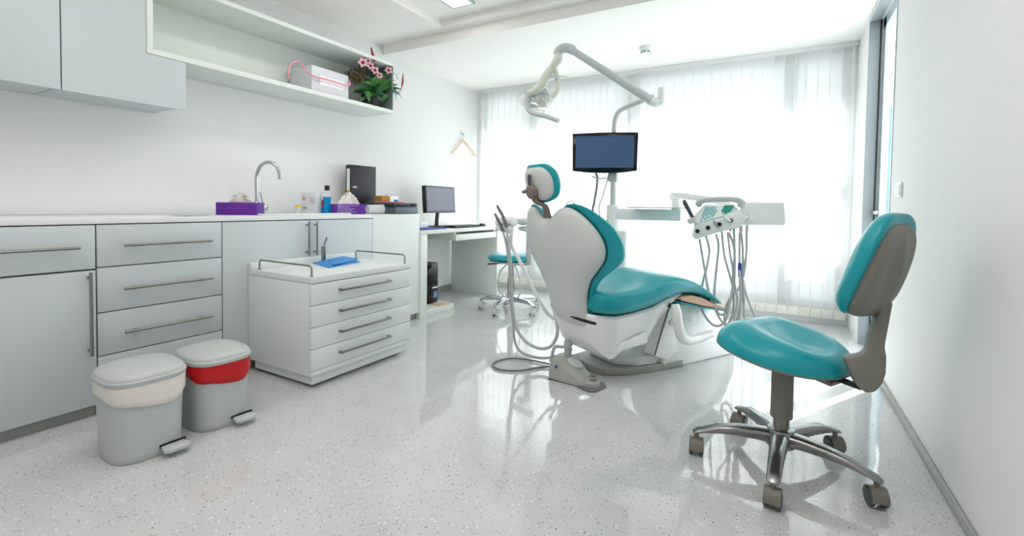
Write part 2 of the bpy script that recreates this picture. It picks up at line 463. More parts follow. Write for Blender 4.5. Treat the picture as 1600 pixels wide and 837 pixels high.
for y0 in (3.052, 3.103):
    obj('switch_key', bx(XR-.013, XR-.008, y0, y0+.046, 1.085, 1.137, bev=.0015), 'label_white', t, world=True)

# ------------------------------------------------------------------ base cabinets along the left wall
CX, CT = -2.70, .915          # door fronts, counter height
def bar_handle(name, parent, a, bb, out=(1, 0, 0), r=.0065, off=.032, inset=.12):
    a, bb, out = Vector(a), Vector(bb), Vector(out); bm = B()
    tube(bm, [a+out*off, bb+out*off], r, smooth=0)
    for f in (inset, 1-inset): tube(bm, [a.lerp(bb, f), a.lerp(bb, f)+out*off], r*.8, smooth=0)
    return obj(name, bm, 'steel', parent, world=True)
def front(name, parent, y0, y1, z0, z1, m='cabinet_white', x=CX):
    return obj(name, bx(x-.02, x, y0, y1, z0, z1, bev=.0012), m, parent, world=True)
def base_unit(label, y0, y1, top=.884):
    t = thing('base_cabinet', label, 'cabinet', (-3.0, (y0+y1)/2, 0), 0, 'base cabinets under the counter')
    obj('carcass', bx(XL+.005, CX-.021, y0+.002, y1-.002, .056, top), 'carcass_grey', t, world=True)
    obj('plinth', bx(XL+.005, -2.735, y0+.001, y1-.001, 0, .056), 'plinth_metal', t, world=True)
    return t
t = base_unit('white base cabinet with one drawer above a tall door', .25, .90)
f = front('drawer', t, .254, .897, .684, .882); bar_handle('handle', f, (CX, .33, .784), (CX, .835, .784))
f = front('door', t, .254, .897, .056, .676); bar_handle('handle', f, (CX, .87, .293), (CX, .87, .672), inset=.06)
t = base_unit('white base cabinet with three stacked drawers behind the grey bins', .90, 1.455)
for z0, z1, zh in ((.689, .882, .785), (.479, .684, .58), (.278, .474, .372)):
    f = front('drawer', t, .903, 1.452, z0, z1); bar_handle('handle', f, (CX, .995, zh), (CX, 1.387, zh))
front('bottom_panel', t, .903, 1.452, .056, .273)
t = base_unit('white two-door sink cabinet behind the drawer trolley', 1.455, 2.57)
f = front('door', t, 1.458, 2.0185, .056, .882); bar_handle('handle', f, (CX, 1.99, .65), (CX, 1.99, .875), inset=.1)
f = front('door', t, 2.0225, 2.567, .056, .882); bar_handle('handle', f, (CX, 2.051, .65), (CX, 2.051, .875), inset=.1)
t = thing('base_cabinet', 'plain white handleless end cabinet between the sink cabinet and the desk', 'cabinet', (-3.0, 2.84, 0), 0, 'base cabinets under the counter')
obj('body', bx(XL+.003, CX, 2.572, 3.108, .056, CT, bev=.0015), 'trolley_white', t, world=True)
obj('plinth', bx(XL+.005, -2.735, 2.572, 3.108, 0, .056), 'plinth_metal', t, world=True)
t = thing('countertop', 'long white countertop running along the left wall', 'countertop', (-3.0, 1.4, .888))
obj('slab', bx(XL+.003, CX, .25, 2.57, .8875, CT, bev=.0015), 'counter_white', t, world=True)
struct('trim_1', bx(XL, XL+.018, .25, 3.1, CT+.001, .99, bev=.001), 'counter_white')

# ------------------------------------------------------------------ wall cabinets and open shelf
UX = -2.955
t = thing('overhead_cabinet', 'white wall cabinet with a plain rectangular door', 'cabinet', (-3.14, .45, 1.514), 0, 'wall cabinets above the counter')
obj('carcass', bx(XL+.003, UX-.02, .02, .862, 1.53, 2.5), 'cabinet_white', t, world=True)
front('door', t, .02, .8625, 1.514, 2.5, x=UX)
t = thing('overhead_cabinet', 'white wall cabinet whose door steps down below the open shelf', 'cabinet', (-3.14, 1.1, 1.514), 0, 'wall cabinets above the counter')
b = B(); box(b, XL+.003, UX-.021, .867, 1.206, 1.53, 2.5); box(b, XL+.003, UX-.021, 1.206, 1.396, 1.53, 1.782)
obj('carcass', b, 'cabinet_white', t, world=True)
b = B(); prism(b, [(.8675, 1.514), (1.398, 1.514), (1.398, 1.783), (1.206, 1.783), (1.206, 2.5), (.8675, 2.5)], lambda y, z, dd: (UX-.02+dd, y, z), 0, .02)
obj('door', b, 'cabinet_white', t, world=True, smooth=False)
t = thing('open_shelf', 'long white open box shelf mounted high on the wall', 'shelf', (-3.14, 2.1, 1.785))
obj('bottom_board', bx(XL+.003, UX, 1.21, 3.045, 1.7855, 1.816, bev=.001), 'shelf_white', t, world=True)
obj('top_board', bx(XL+.003, UX, 1.21, 3.045, 2.194, 2.222, bev=.001), 'shelf_white', t, world=True)
obj('side_panel', bx(XL+.003, UX, 1.21, 1.239, 1.816, 2.194, bev=.001), 'shelf_white', t, world=True)
o = obj('side_panel', bx(XL+.003, UX-.004, 3.03, 3.043, 1.816, 2.194), 'end_panel_green', t, world=True); o['label'] = 'grey-green end panel of the shelf'
obj('back_panel', bx(XL+.003, XL+.012, 1.239, 3.03, 1.816, 2.194), 'shelf_white', t, world=True)
SZ = 1.8165
# plastic box with pink cord
c0 = P(475, 160, z=SZ)
bxx, by0, by1 = -3.03, 2.20, 2.62
by0 = P(487, 100, x=-3.02)[1]; by1 = P(545, 110, x=-3.02)[1]
t = thing('storage_box', 'translucent plastic storage box with pink cord handle on the high shelf', 'box', (-3.15, (by0+by1)/2, SZ))
obj('body', bx(-3.27, -3.02, by0, by1, SZ, SZ+.2, bev=.006), 'frosted_plastic', t, world=True)
obj('paper_label', bx(-3.0195, -3.017, by0+.07, by1-.05, SZ+.07, SZ+.14), 'label_white', t, world=True)
cp = [P(452, 124, x=-3.0), P(450, 112, x=-3.0), P(455, 100, x=-3.0), P(464, 96, x=-3.0), P(470, 99, x=-3.0), P(478, 110, x=-2.995), P(490, 119, x=-2.995), P(510, 124, x=-2.995), P(530, 130, x=-2.995), P(543, 134, x=-2.995), P(547, 131, x=-3.0), P(545, 126, x=-3.015)]
obj('cord_handle', tb(cp, .0055), 'pink_cord', t, world=True)
cp = [P(480, 138, x=-3.0)] + [P(500, 142, x=-2.995), P(520, 146, x=-2.995), P(540, 151, x=-3.0)]
for p in cp: p.z = SZ+.006
obj('cord_loop', tb(cp, .0055), 'pink_cord', t, world=True)

# orchid planter
def leaf_mesh(bm, base, tip, width, bend=.03, seg=8, upv=(0, 0, 1)):
    base, tip = Vector(base), Vector(tip); ax = tip-base; side = ax.cross(Vector(upv)); side.normalize(); up = side.cross(ax).normalized()
    rows = []
    for i in range(seg+1):
        s = i/seg; w = width*math.sin(PI*min(1, .08+.92*s))**.7*(1-.15*s)
        if i == seg: w = .001
        p = base+ax*s+up*bend*math.sin(PI*s)*4*.25
        rows.append([bm.verts.new(p-side*w+up*w*.35), bm.verts.new(p), bm.verts.new(p+side*w+up*w*.35)])
    bridge(bm, rows, cap=False, closed=False)
pc = Vector((-3.06, 2.88, SZ))
t = thing('orchid_planter', 'flowering orchid arrangement with twig ball at the open end of the shelf', 'plant', pc)
obj('pot', lt([(.045, 0), (.06, .0), (.075, .09), (.08, .10), (.07, .10), (.06, .085)], pc), 'pot_brown', t, world=True)
b = B()
for q0, q1, wd in (((590, 152), (563, 158), .022), ((585, 150), (552, 140), .02), ((585, 148), (562, 128), .018), ((590, 150), (605, 128), .032), ((578, 140), (600, 125), .03), ((590, 145), (617, 126), .02), ((595, 140), (629, 157), .016), ((588, 150), (622, 133), .02), ((575, 158), (590, 161), .02), ((565, 143), (577, 160), .022), ((596, 148), (600, 160), .024)):
    xx = -2.99+random.uniform(-.05, .05)
    leaf_mesh(b, P(q0[0], q0[1]-4, x=-3.03), P(*q1, x=xx), wd*1.25, .04, upv=(.75, -.45, .5))
obj('leaves', b, 'leaf', t, world=True)
b = B()
for q0, q1, wd in (((585, 152), (571, 150), .02), ((590, 150), (560, 133), .016), ((592, 146), (628, 140), .012), ((590, 148), (612, 148), .024), ((580, 146), (592, 118), .02), ((585, 140), (570, 118), .02), ((590, 142), (607, 112), .018)):
    leaf_mesh(b, P(q0[0], q0[1], x=-3.08), P(*q1, x=-3.06+random.uniform(-.06, .06)), wd*1.5, .04, upv=(.75, -.5, .4))
for k in range(12):
    a = random.uniform(0, 2*PI); leaf_mesh(b, pc+Vector((.0, 0, .09)), pc+Vector((.11*math.cos(a)+.0, .15*math.sin(a)-.02, random.uniform(.03, .26))), random.uniform(.022, .036), .03, upv=(.7, -.5, .5))
obj('dark_leaves', b, 'leaf_dark', t, world=True)
def flower(q, rad, x=-2.98):
    c = P(*q, x=x); nrm = (EYE-c).normalized(); nrm = (nrm+Vector((.3, -.2, .2))).normalized()
    rot = Vector((0, 0, 1)).rotation_difference(nrm)
    b = B()
    for k in range(5):
        a = 2*PI*k/5+.3; dr = rot @ Vector((math.cos(a), math.sin(a), .15))
        leaf_mesh(b, c, c+dr*rad, rad*.42, .004, 5, upv=nrm)
    fl = obj('flower', b, 'petal', t, world=True)
    b = B(); lathe(b, [(.001, .012), (rad*.3, .008), (rad*.34, .003), (.001, 0)], c+nrm*.004, 10, axis=nrm)
    obj('flower_centre', b, 'petal_core', fl, world=True)
for q, rd in (((567, 98), .042), ((579, 103), .032), ((586, 110), .036), ((607, 110), .036), ((593, 118), .03), ((575, 95), .03)): flower(q, rd)
for pts, rr in (([(585, 96), (583, 88), (581, 80), (580, 74)], [.012, .013, .009, .006]), ([(628, 135), (629, 128), (629.5, 121), (630, 114)], [.006, .009, .006, .002])):
    obj('red_spathe', tb([P(*q, x=-2.97) for q in pts], rr), 'spathe_red', t, world=True)
b = B()
tube(b, [pc+Vector((0, 0, .06)), P(600, 130, x=-3.02), P(590, 112, x=-2.99), P(585, 98, x=-2.97)], .003)
tube(b, [pc+Vector((0, 0, .06)), P(600, 140, x=-3.0), P(620, 146, x=-2.97), P(626, 140, x=-2.97), P(628, 134, x=-2.97)], .003)
tube(b, [pc+Vector((0, 0, .06)), P(600, 125, x=-3.0), P(606, 112, x=-2.98)], .003)
tube(b, [P(606, 112, x=-2.98), P(618, 116, x=-2.97), P(621, 124, x=-2.97)], .002)
tube(b, [pc+Vector((0, 0, .06)), P(572, 125, x=-3.04), P(567, 100, x=-2.985)], .003)
obj('stems', b, 'twig', t, world=True)
b = B()
tc_ = P(552, 108, x=-3.12)
for k in range(26):
    c = tc_ + Vector((random.uniform(-.05, .05), random.uniform(-.02, .1), random.uniform(-.06, .03)))
    if k > 14: c = P(556, 122, x=-3.02)+Vector((random.uniform(-.02, .02), random.uniform(-.03, .03), random.uniform(-.02, .02)))
    ax = Vector((random.gauss(0, 1), random.gauss(0, 1), random.gauss(0, 1))).normalized(); rr = random.uniform(.03, .055)
    q = Vector((0, 0, 1)).rotation_difference(ax)
    tube(b, [c+q @ Vector((rr*math.cos(2*PI*j/12), rr*math.sin(2*PI*j/12), .006*math.sin(5*j))) for j in range(13)], .0035, 6, smooth=0)
obj('twig_ball', b, 'twig', t, world=True)
b = B(); leaf_mesh(b, P(612, 140, x=-2.965), P(616, 158, x=-2.945), .02, .02); leaf_mesh(b, P(613, 140, x=-2.965), P(619, 150, x=-2.95), .015, .02)
obj('ribbon', b, 'teal_ribbon', t, world=True)

# coat hanger on the left wall
t = thing('coat_hanger', 'pale wooden coat hanger on a wall hook near the window corner', 'hanger', P(724, 210, x=-3.32))
hx = -3.305
obj('shoulder_bar', tb([P(706, 239, x=hx), P(714, 231, x=hx), P(720, 223, x=hx), P(723.5, 219.5, x=hx), P(728, 223, x=hx), P(736, 233, x=hx), P(745, 244, x=hx)], [.010, .012, .015, .017, .015, .012, .010], flat=.6), 'wood_pale', t, world=True)
obj('cross_bar', tb([P(708, 240, x=hx), P(743, 243, x=hx)], .004, smooth=0), 'wood_pale', t, world=True)
h0 = P(723.5, 219, x=hx)
obj('hook', tb([h0, h0+Vector((0, 0, .03)), h0+Vector((0, .018, .05)), h0+Vector((0, .012, .075)), h0+Vector((0, -.012, .078)), h0+Vector((0, -.02, .062))], .0028), 'chrome', t, world=True)
t = thing('wall_hook', 'tiny white wall hook holding the coat hanger', 'hook', h0+Vector((-.02, 0, .09)))
hh = h0+Vector((0, 0, .07))
obj('plate', bx(XL, XL+.008, hh.y-.012, hh.y+.012, hh.z-.005, hh.z+.045, bev=.003), 'counter_white', t, world=True)
obj('peg', tb([(XL+.006, hh.y, hh.z), (hx, hh.y, hh.z+.002), (hx+.012, hh.y, hh.z+.014)], .004), 'chrome', t, world=True)

# ------------------------------------------------------------------ on the counter
def rbox(bm, c, sx, sy, sz, rz, bev=.002, z0=None):
    z0 = c[2] if z0 is None else z0
    box(bm, -sx/2, sx/2, -sy/2, sy/2, 0, sz, bev=bev, mx=Matrix.Translation((c[0], c[1], z0)) @ Matrix.Rotation(rz, 4, 'Z'))
def crumple(bm, c, r, h, rz=0, seed=1, nl=3):
    rnd = random.Random(seed)
    for l_ in range(nl):
        a0 = rz+rnd.uniform(-.6, .6); rows = []
        for i in range(9):
            s = i/8; row = []
            for j in range(9):
                u = (j/8-.5)*2
                x = u*r*(1-.45*s)+rnd.uniform(-.006, .006); y = (l_-nl/2)*.012+math.sin(u*4+l_)*.014*s+rnd.uniform(-.008, .008)*s
                z = h*s*(1-.35*abs(u)**1.5+.12*math.sin(u*5+l_*2))+rnd.uniform(-.004, .004)*s
                row.append(bm.verts.new((c[0]+x*math.cos(a0)-y*math.sin(a0), c[1]+x*math.sin(a0)+y*math.cos(a0), c[2]+z)))
            rows.append(row)
        bridge(bm, rows, cap=False, closed=False)
# tissue boxes
TB = Vector((-2.93, 1.70, CT))
def tissue_box(label, c, rz, sx, sy, sz, th, tr, seed, marks=False):
    t = thing('tissue_box', label, 'tissue box', c, 0, 'purple tissue boxes')
    b = B(); rbox(b, c, sx, sy, sz, rz); obj('carton', b, 'purple', t, world=True)
    b = B(); M_ = Matrix.Translation((c[0], c[1], c[2])) @ Matrix.Rotation(rz, 4, 'Z')
    prism(b, sell(sx*.3, sy*.28, 2.2, 24), lambda x, y, d: M_ @ Vector((x, y, sz+d)), .0002, .001); obj('slot', b, 'purple_dark', t, world=True)
    b = B(); crumple(b, (c[0], c[1], c[2]+sz-.002), tr, th, rz, seed); obj('tissue', b, 'tissue', t, world=True, ang=70)
    if marks:
        b = B()
        for k, (w0, w1) in enumerate(((-.09, .06), (-.09, .0), (-.09, .04), (-.09, .02), (-.09, .05))):
            obj('printed_line', bx(w0, w1, -sy/2-.0008, -sy/2, sz*.82-k*.012, sz*.82-k*.012+.003, mx=M_), 'lilac', t, world=True)
        lathe(b, [(.006, 0), (.006, .001)], M_ @ Vector((-.075, -sy/2-.0002, sz*.9-.004)), 12, axis=M_.to_3x3() @ Vector((0, -1, 0)))
        obj('printed_dot', b, 'lilac', t, world=True)
tissue_box('plain purple tissue box standing in front of the tap', Vector((-2.97, 1.715, CT)), R(38), .24, .12, .078, .065, .075, 3)
tissue_box('purple tissue box with pale printed lines, beside the clear cup', P(543.5, 331.5, x=-2.90).xy.to_3d()+Vector((0, 0, CT)), R(62), .23, .12, .076, .09, .09, 5, True)
# tap
fb = P(401, 320, x=-3.17); fb.z = CT
t = thing('sink_tap', 'tall chrome gooseneck sink tap standing on the counter', 'tap', fb)
fd = Vector((.80, .6, 0)); fn = Vector((-.6, .8, 0))
tr = lambda q: PP(q[0], q[1], fb, fn)
obj('base', lt([(.032, 0), (.032, .012), (.026, .02), (.026, .075), (.021, .085)], fb, 24), 'chrome', t, world=True)
z1 = tr((402, 275))
sp = [fb+Vector((0, 0, .08)), fb+Vector((0, 0, .16)), Vector((fb.x, fb.y, z1.z)), tr((406, 261)), tr((413, 255)), tr((420, 253.5)), tr((428, 256)), tr((433, 262)), tr((436, 270)), tr((437.5, 280))]
obj('spout', tb(sp, [.0115]*9+[.013]), 'chrome', t, world=True)
lv = fb+fd*.02+Vector((0, 0, .05))
b = B(); lathe(b, [(.024, -.0), (.026, .03), (.024, .05), (.012, .056)], lv, 20, axis=(.75, .2, -.1)); obj('valve', b, 'chrome', t, world=True)
obj('lever', tb([lv+Vector((.03, .01, .01)), lv+Vector((.03, .0, .05)), lv+Vector((.02, -.01, .10))], [.008, .006, .005]), 'chrome', t, world=True)
# flat white board along the counter edge
q0, q1 = P(408, 331, x=-2.75), P(543, 331, x=-2.75)
single('board', bx(-2.79, -2.71, q0.y, q1.y, CT, CT+.012, bev=.003), 'counter_white', 'thin white board lying along the counter edge before the bottles', 'board', base=(-2.75, (q0.y+q1.y)/2, CT))
# pale blue smear of cloth and a clip near the left tissue box
c = P(297, 334, x=-2.86); b = B()
rows = []
for i in range(7):
    rows.append([b.verts.new((c.x+(j-2)*.025+.004*math.sin(i*2+j), c.y-.09+.03*i+.006*math.sin(j*2), CT+.003+.003*abs(math.sin(i*1.7+j)))) for j in range(5)])
bridge(b, rows, cap=False, closed=False)
single('plastic_sheet', b, 'cloth_pale_blue', 'small pale blue plastic sheet lying flat on the counter', 'sheet', base=(c.x, c.y, CT))
# yellow-capped jar
c = P(466, 325, x=-3.1); c.z = CT
t = thing('small_jar', 'little clear jar with yellow lid between tap and white canister', 'jar', c)
obj('body', lt([(.018, 0), (.02, .004), (.02, .045), (.018, .05)], c, 20), 'clear_plastic', t, world=True)
obj('lid', lt([(.023, .05), (.023, .06), (.021, .063)], c, 20), 'yellow', t, world=True)
# white canister with label marks
c = P(487, 325, x=-3.12); c.z = CT
t = thing('canister', 'white square plastic canister with a red prohibition mark', 'canister', c)
b = B(); rz = R(28); rbox(b, c, .125, .10, .165, rz, bev=.012); obj('body', b, 'frosted_plastic', t, world=True)
M_ = Matrix.Translation(c) @ Matrix.Rotation(rz, 4, 'Z')
b = B(); pts = [M_ @ Vector((-.035+.012*math.cos(a), -.0515, .115+.012*math.sin(a))) for a in [2*PI*k/20 for k in range(21)]]
tube(b, pts, .0016, 6, smooth=0); tube(b, [M_ @ Vector((-.043, -.0515, .123)), M_ @ Vector((-.027, -.0515, .107))], .0016, 6, smooth=0); obj('red_mark', b, 'red', t, world=True)
b = B()
for k in range(3): obj('printed_line', bx(-.045, -.012, -.0512, -.05, .035+k*.007, .038+k*.007, mx=M_), 'dark_grey', t, world=True)
for k in range(4): obj('printed_line', bx(.012, .045, -.0512, -.05, .08+k*.012, .0825+k*.012, mx=M_), 'dark_grey', t, world=True)
# mouthwash
c = P(511, 322, x=-3.06); c.z = CT
t = thing('mouthwash_bottle', 'clear bottle of bright blue mouthwash with a black cap', 'bottle', c)
obj('liquid', lt([(.029, 0), (.031, .006), (.031, .055), (.026, .085), (.031, .115), (.031, .13)], c, 24), 'bottle_blue', t, world=True)
obj('body', lt([(.0285, .129), (.031, .131), (.031, .15), (.018, .178), (.016, .184)], c, 24), 'clear_plastic', t, world=True)
obj('cap', lt([(.019, .18), (.019, .215), (.017, .219)], c, 24), 'black', t, world=True)
c2 = P(504.5, 322, x=-3.09); c2.z = CT
t = thing('toothpaste_tube', 'slim blue and red upright tube beside the mouthwash bottle', 'tube', c2)
b = B(); prism(b, sell(.012, .009, 2.5, 20), lambda x, y, dd: c2+Vector((x, y, dd)), 0, .05); obj('blue_band', b, 'bottle_blue', t, world=True)
b = B(); prism(b, sell(.0115, .0085, 2.5, 20), lambda x, y, dd: c2+Vector((x, y, dd)), .05, .105); obj('red_band', b, 'red', t, world=True)
# lever arch binder, spine towards the camera's left
p0 = P(541, 312, x=-3.12); p1 = P(585, 312, x=-3.12)
t = thing('lever_binder', 'black lever arch binder standing upright on its edge against the wall', 'binder', (p0.x, p0.y, CT))
zt = P(547, 256, x=-3.12).z
rzb = R(88)
M_ = Matrix.Translation((-3.17, P(549, 300, x=-3.17).y, CT)) @ Matrix.Rotation(rzb, 4, 'Z')
bw = P(586, 300, x=-3.17).y-P(549, 300, x=-3.17).y; bt = .07; bh = P(549, 257, x=-3.17).z-CT
obj('cover', bx(0, bw, 0, .004, 0, bh, bev=.001, mx=M_), 'binder_black', t, world=True)
obj('cover', bx(0, bw, bt-.004, bt, 0, bh, bev=.001, mx=M_), 'binder_black', t, world=True)
b = bx(-.003, .003, 0, bt, 0, bh, bev=.002, mx=M_); o = obj('spine', b, 'binder_black', t, world=True)
obj('spine_label', bx(-.0045, -.0032, .016, bt-.016, bh*.48, bh*.92, mx=M_), 'label_white', o, world=True)
obj('spine_label_band', bx(-.0045, -.0032, .016, bt-.016, bh*.44, bh*.48, mx=M_), 'yellow', o, world=True)
b = B(); ring = [M_ @ Vector((-.004, bt/2+.012*math.cos(a), bh*.13+.012*math.sin(a))) for a in [2*PI*k/16 for k in range(17)]]; tube(b, ring, .002, 6, smooth=0)
obj('finger_ring', b, 'chrome', o, world=True)
obj('paper_block', bx(.01, bw-.012, .012, bt-.02, .004, bh-.01, mx=M_), 'label_white', t, world=True)
for zz in (bh*.27, bh*.54):
    b = B(); tube(b, [M_ @ Vector((.035+.018*math.cos(a), -.001, zz+.007*math.sin(a))) for a in [2*PI*k/14 for k in range(15)]], .0026, 6, smooth=0)
    obj('rivet_slot', b, 'chrome', t, world=True)
# black document tray / laptop-like machine under it
c = P(618, 328, x=-3.05); ty0 = P(566, 328, x=-3.0).y; ty1 = P(656, 328, x=-3.0).y
t = thing('paper_tray', 'glossy black and slate paper tray at the end of the counter', 'tray', (-2.91, 2.94, CT))
obj('lower_case', bx(-3.06, -2.715, 2.83, 3.105, CT, CT+.062, bev=.012), 'tray_slate', t, world=True)
obj('upper_case', bx(-3.065, -2.72, 2.815, 3.10, CT+.063, CT+.092, bev=.011), 'tray_black', t, world=True)
b = B(); tube(b, [(-2.735, 3.0, CT+.078), (-2.722, 3.06, CT+.078), (-2.735, 3.095, CT+.078)], .014); obj('corner_grip', b, 'black', t, world=True)
TZ = CT+.0925
# on the tray
c = P(594, 304, x=-3.03)
single('card_box', bx(-3.05, -2.96, c.y-.05, c.y+.05, TZ, TZ+.06, bev=.002), 'cardboard', 'small brown cardboard box on the black paper tray', 'box', base=(c.x, c.y, TZ))
c = P(615, 304, x=-3.0)
t = thing('card_holder', 'lilac letter holder with folded cards behind the brown box', 'holder', (c.x, c.y, TZ))
obj('back_plate', bx(-3.03, -3.02, c.y-.07, c.y+.08, TZ, TZ+.078, bev=.002), 'lilac', t, world=True)
for k in range(5): obj('card', bx(-3.016, -3.008, c.y-.065+k*.027, c.y-.042+k*.027, TZ, TZ+.066-.006*(k % 2), bev=.001), 'label_white', t, world=True)
c0, c1 = P(588, 309, x=-2.99), P(643, 312, x=-2.99)
b = B(); box(b, -2.95, -2.80, 2.82, 3.02, TZ, TZ+.011, bev=.002)
single('notebook', b, 'pink', 'thin red-pink notebook lying on the black paper tray', 'notebook', base=(-2.88, 2.9, TZ))
b = B(); lathe(b, [(.016, 0), (.018, .006), (.016, .014), (.006, .017)], (-2.86, 2.985, TZ+.0112), 16)
single('bottle_cap', b, 'bottle_blue', 'tiny light blue cap on top of the pink notebook', 'cap', base=(-2.86, 2.985, TZ+.0112))
# clear cup lying on its side
ca, cb = P(573.5, 323, x=-2.83), P(597, 322, x=-2.80)
b = B(); ax = (cb-ca); L = ax.length; r0 = .037
lathe(b, [(.031, 0), (.033, .003), (r0, L), (r0+.003, L+.003), (r0-.001, L), (.0315, .004), (.001, .004)], Vector((ca.x, ca.y, CT+.0405)), 28, axis=Vector((ax.x, ax.y, 0)), cap=False)
single('plastic_cup', b, 'clear_plastic', 'clear plastic cup lying on its side by a tissue box', 'cup', base=(ca.x, ca.y, CT))

# ------------------------------------------------------------------ drawer trolley
TX0, TX1, TY0, TY1 = -2.695, -2.13, 1.60, 2.365
t = thing('drawer_trolley', 'low white four-drawer trolley in front of the sink cabinet', 'trolley', (-2.42, 1.98, 0))
obj('body', bx(TX0, TX1-.021, TY0, TY1-.004, .072, .568, bev=.0015), 'trolley_white', t, world=True)
b = B(); box(b, TX0, TX1, TY0, TY1, .570, .604, bev=.002); box(b, TX0, TX0+.03, TY0, TY1, .604, .642, bev=.002)
obj('worktop', b, 'trolley_white', t, world=True)
obj('plinth', bx(TX0+.03, TX1-.02, TY0+.02, TY1-.02, .02, .072, bev=.002), 'trolley_white', t, world=True)
b = B()
for x in (TX0+.07, TX1-.09):
    for y in (TY0+.08, TY1-.08): lathe(b, [(.022, 0), (.024, .004), (.024, .018), (.02, .02)], (x, y, 0), 16)
obj('glides', b, 'black', t, world=True)
for z0, z1 in ((.100, .2145), (.2175, .332), (.335, .4495), (.4525, .566)):
    f = obj('drawer', bx(TX1-.02, TX1, TY0, TY1, z0, z1, bev=.0012), 'trolley_white', t, world=True)
    zc = (z0+z1)/2+.005; y0, y1 = P(535, 452, x=-2.10).y, P(613, 438, x=-2.10).y
    b = B(); box(b, TX1+.022, TX1+.031, y0, y1, zc-.006, zc+.006, bev=.002); box(b, TX1, TX1+.03, y0, y0+.012, zc-.006, zc+.006); box(b, TX1, TX1+.03, y1-.012, y1, zc-.006, zc+.006)
    obj('handle', b, 'steel', f, world=True)
obj('bottom_rail', bx(TX1-.02, TX1-.002, TY0, TY1, .072, .097, bev=.001), 'trolley_white', t, world=True)
for y in (TY0+.022, TY1-.03):
    b = B(); z = .604; x0, x1 = TX0+.075, TX1-.025
    tube(b, [(x0, y, z), (x0, y, z+.045), (x0+.012, y, z+.057), (x1-.012, y, z+.057), (x1, y, z+.045), (x1, y, z)], .005, smooth=0)
    for x in (x0, x1): lathe(b, [(.012, z), (.012, z+.003)], (x, y, 0), 14)
    obj('guard_rail', b, 'steel', t, world=True)
# instrument cup and cloth
c = P(505.5, 405, x=-2.6); c.z = .604
t = thing('instrument_cup', 'narrow metal cup holding one probe on the trolley top', 'cup', c)
hc = P(505.5, 385, y=c.y).z-c.z
obj('cup', lt([(.013, 0), (.014, .002), (.014, hc), (.0125, hc), (.0125, .004)], c, 20), 'steel', t, world=True)
t2 = thing('probe', 'thin metal probe leaning out of the cup on the trolley', 'probe', c+Vector((0, 0, hc)))
obj('handle', tb([c+Vector((0, 0, .02)), c+Vector((.004, .0, hc)), P(508.5, 377, y=c.y), P(511, 371, y=c.y)], [.0035, .004, .0055, .0045]), 'steel', t2, world=True)
q = [P(*p, z=.606) for p in ((488, 412), (520, 419), (562, 410), (520, 405))]
b = B()
def sheet(bm, corners, z, th, nu=10, nv=6, wob=.003, seed=1):
    rnd = random.Random(seed); a, bb, c_, d_ = corners; top = []; bot = []
    for i in range(nu+1):
        rt = []; rb = []
        for j in range(nv+1):
            u, v = i/nu, j/nv
            p = a.lerp(bb, u).lerp(d_.lerp(c_, u), v); e = min(1, 5*min(u, 1-u, v, 1-v)+.15)
            rt.append(bm.verts.new((p.x, p.y, z+th*e+rnd.uniform(0, wob)))); rb.append(bm.verts.new((p.x, p.y, z)))
        top.append(rt); bot.append(rb)
    bridge(bm, top, False, False); bridge(bm, [r[::-1] for r in bot], False, False)
    per = [(i, 0) for i in range(nu)]+[(nu, j) for j in range(nv)]+[(i, nv) for i in range(nu, 0, -1)]+[(0, j) for j in range(nv, 0, -1)]
    for k in range(len(per)):
        (i, j), (i2, j2) = per[k], per[(k+1) % len(per)]
        try: bm.faces.new([top[i][j], top[i2][j2], bot[i2][j2], bot[i][j]])
        except ValueError: pass
A_, B_, C_, D_ = P(488, 411, z=.604), P(513, 419, z=.604), P(563, 409.5, z=.604), P(540, 404.5, z=.604)
sheet(b, [A_, B_, C_, D_], .6045, .016, seed=3)
i0 = [A_.lerp(C_, f) for f in (.16,)][0]
sheet(b, [A_.lerp(B_, .35).lerp(D_, .25), B_.lerp(C_, .15), C_.lerp(D_, .12), D_.lerp(A_, .1)], .619, .014, seed=5)
single('folded_cloth', b, 'blue_cloth', 'folded bright blue cloth on the white trolley top', 'cloth', base=A_, ang=60)

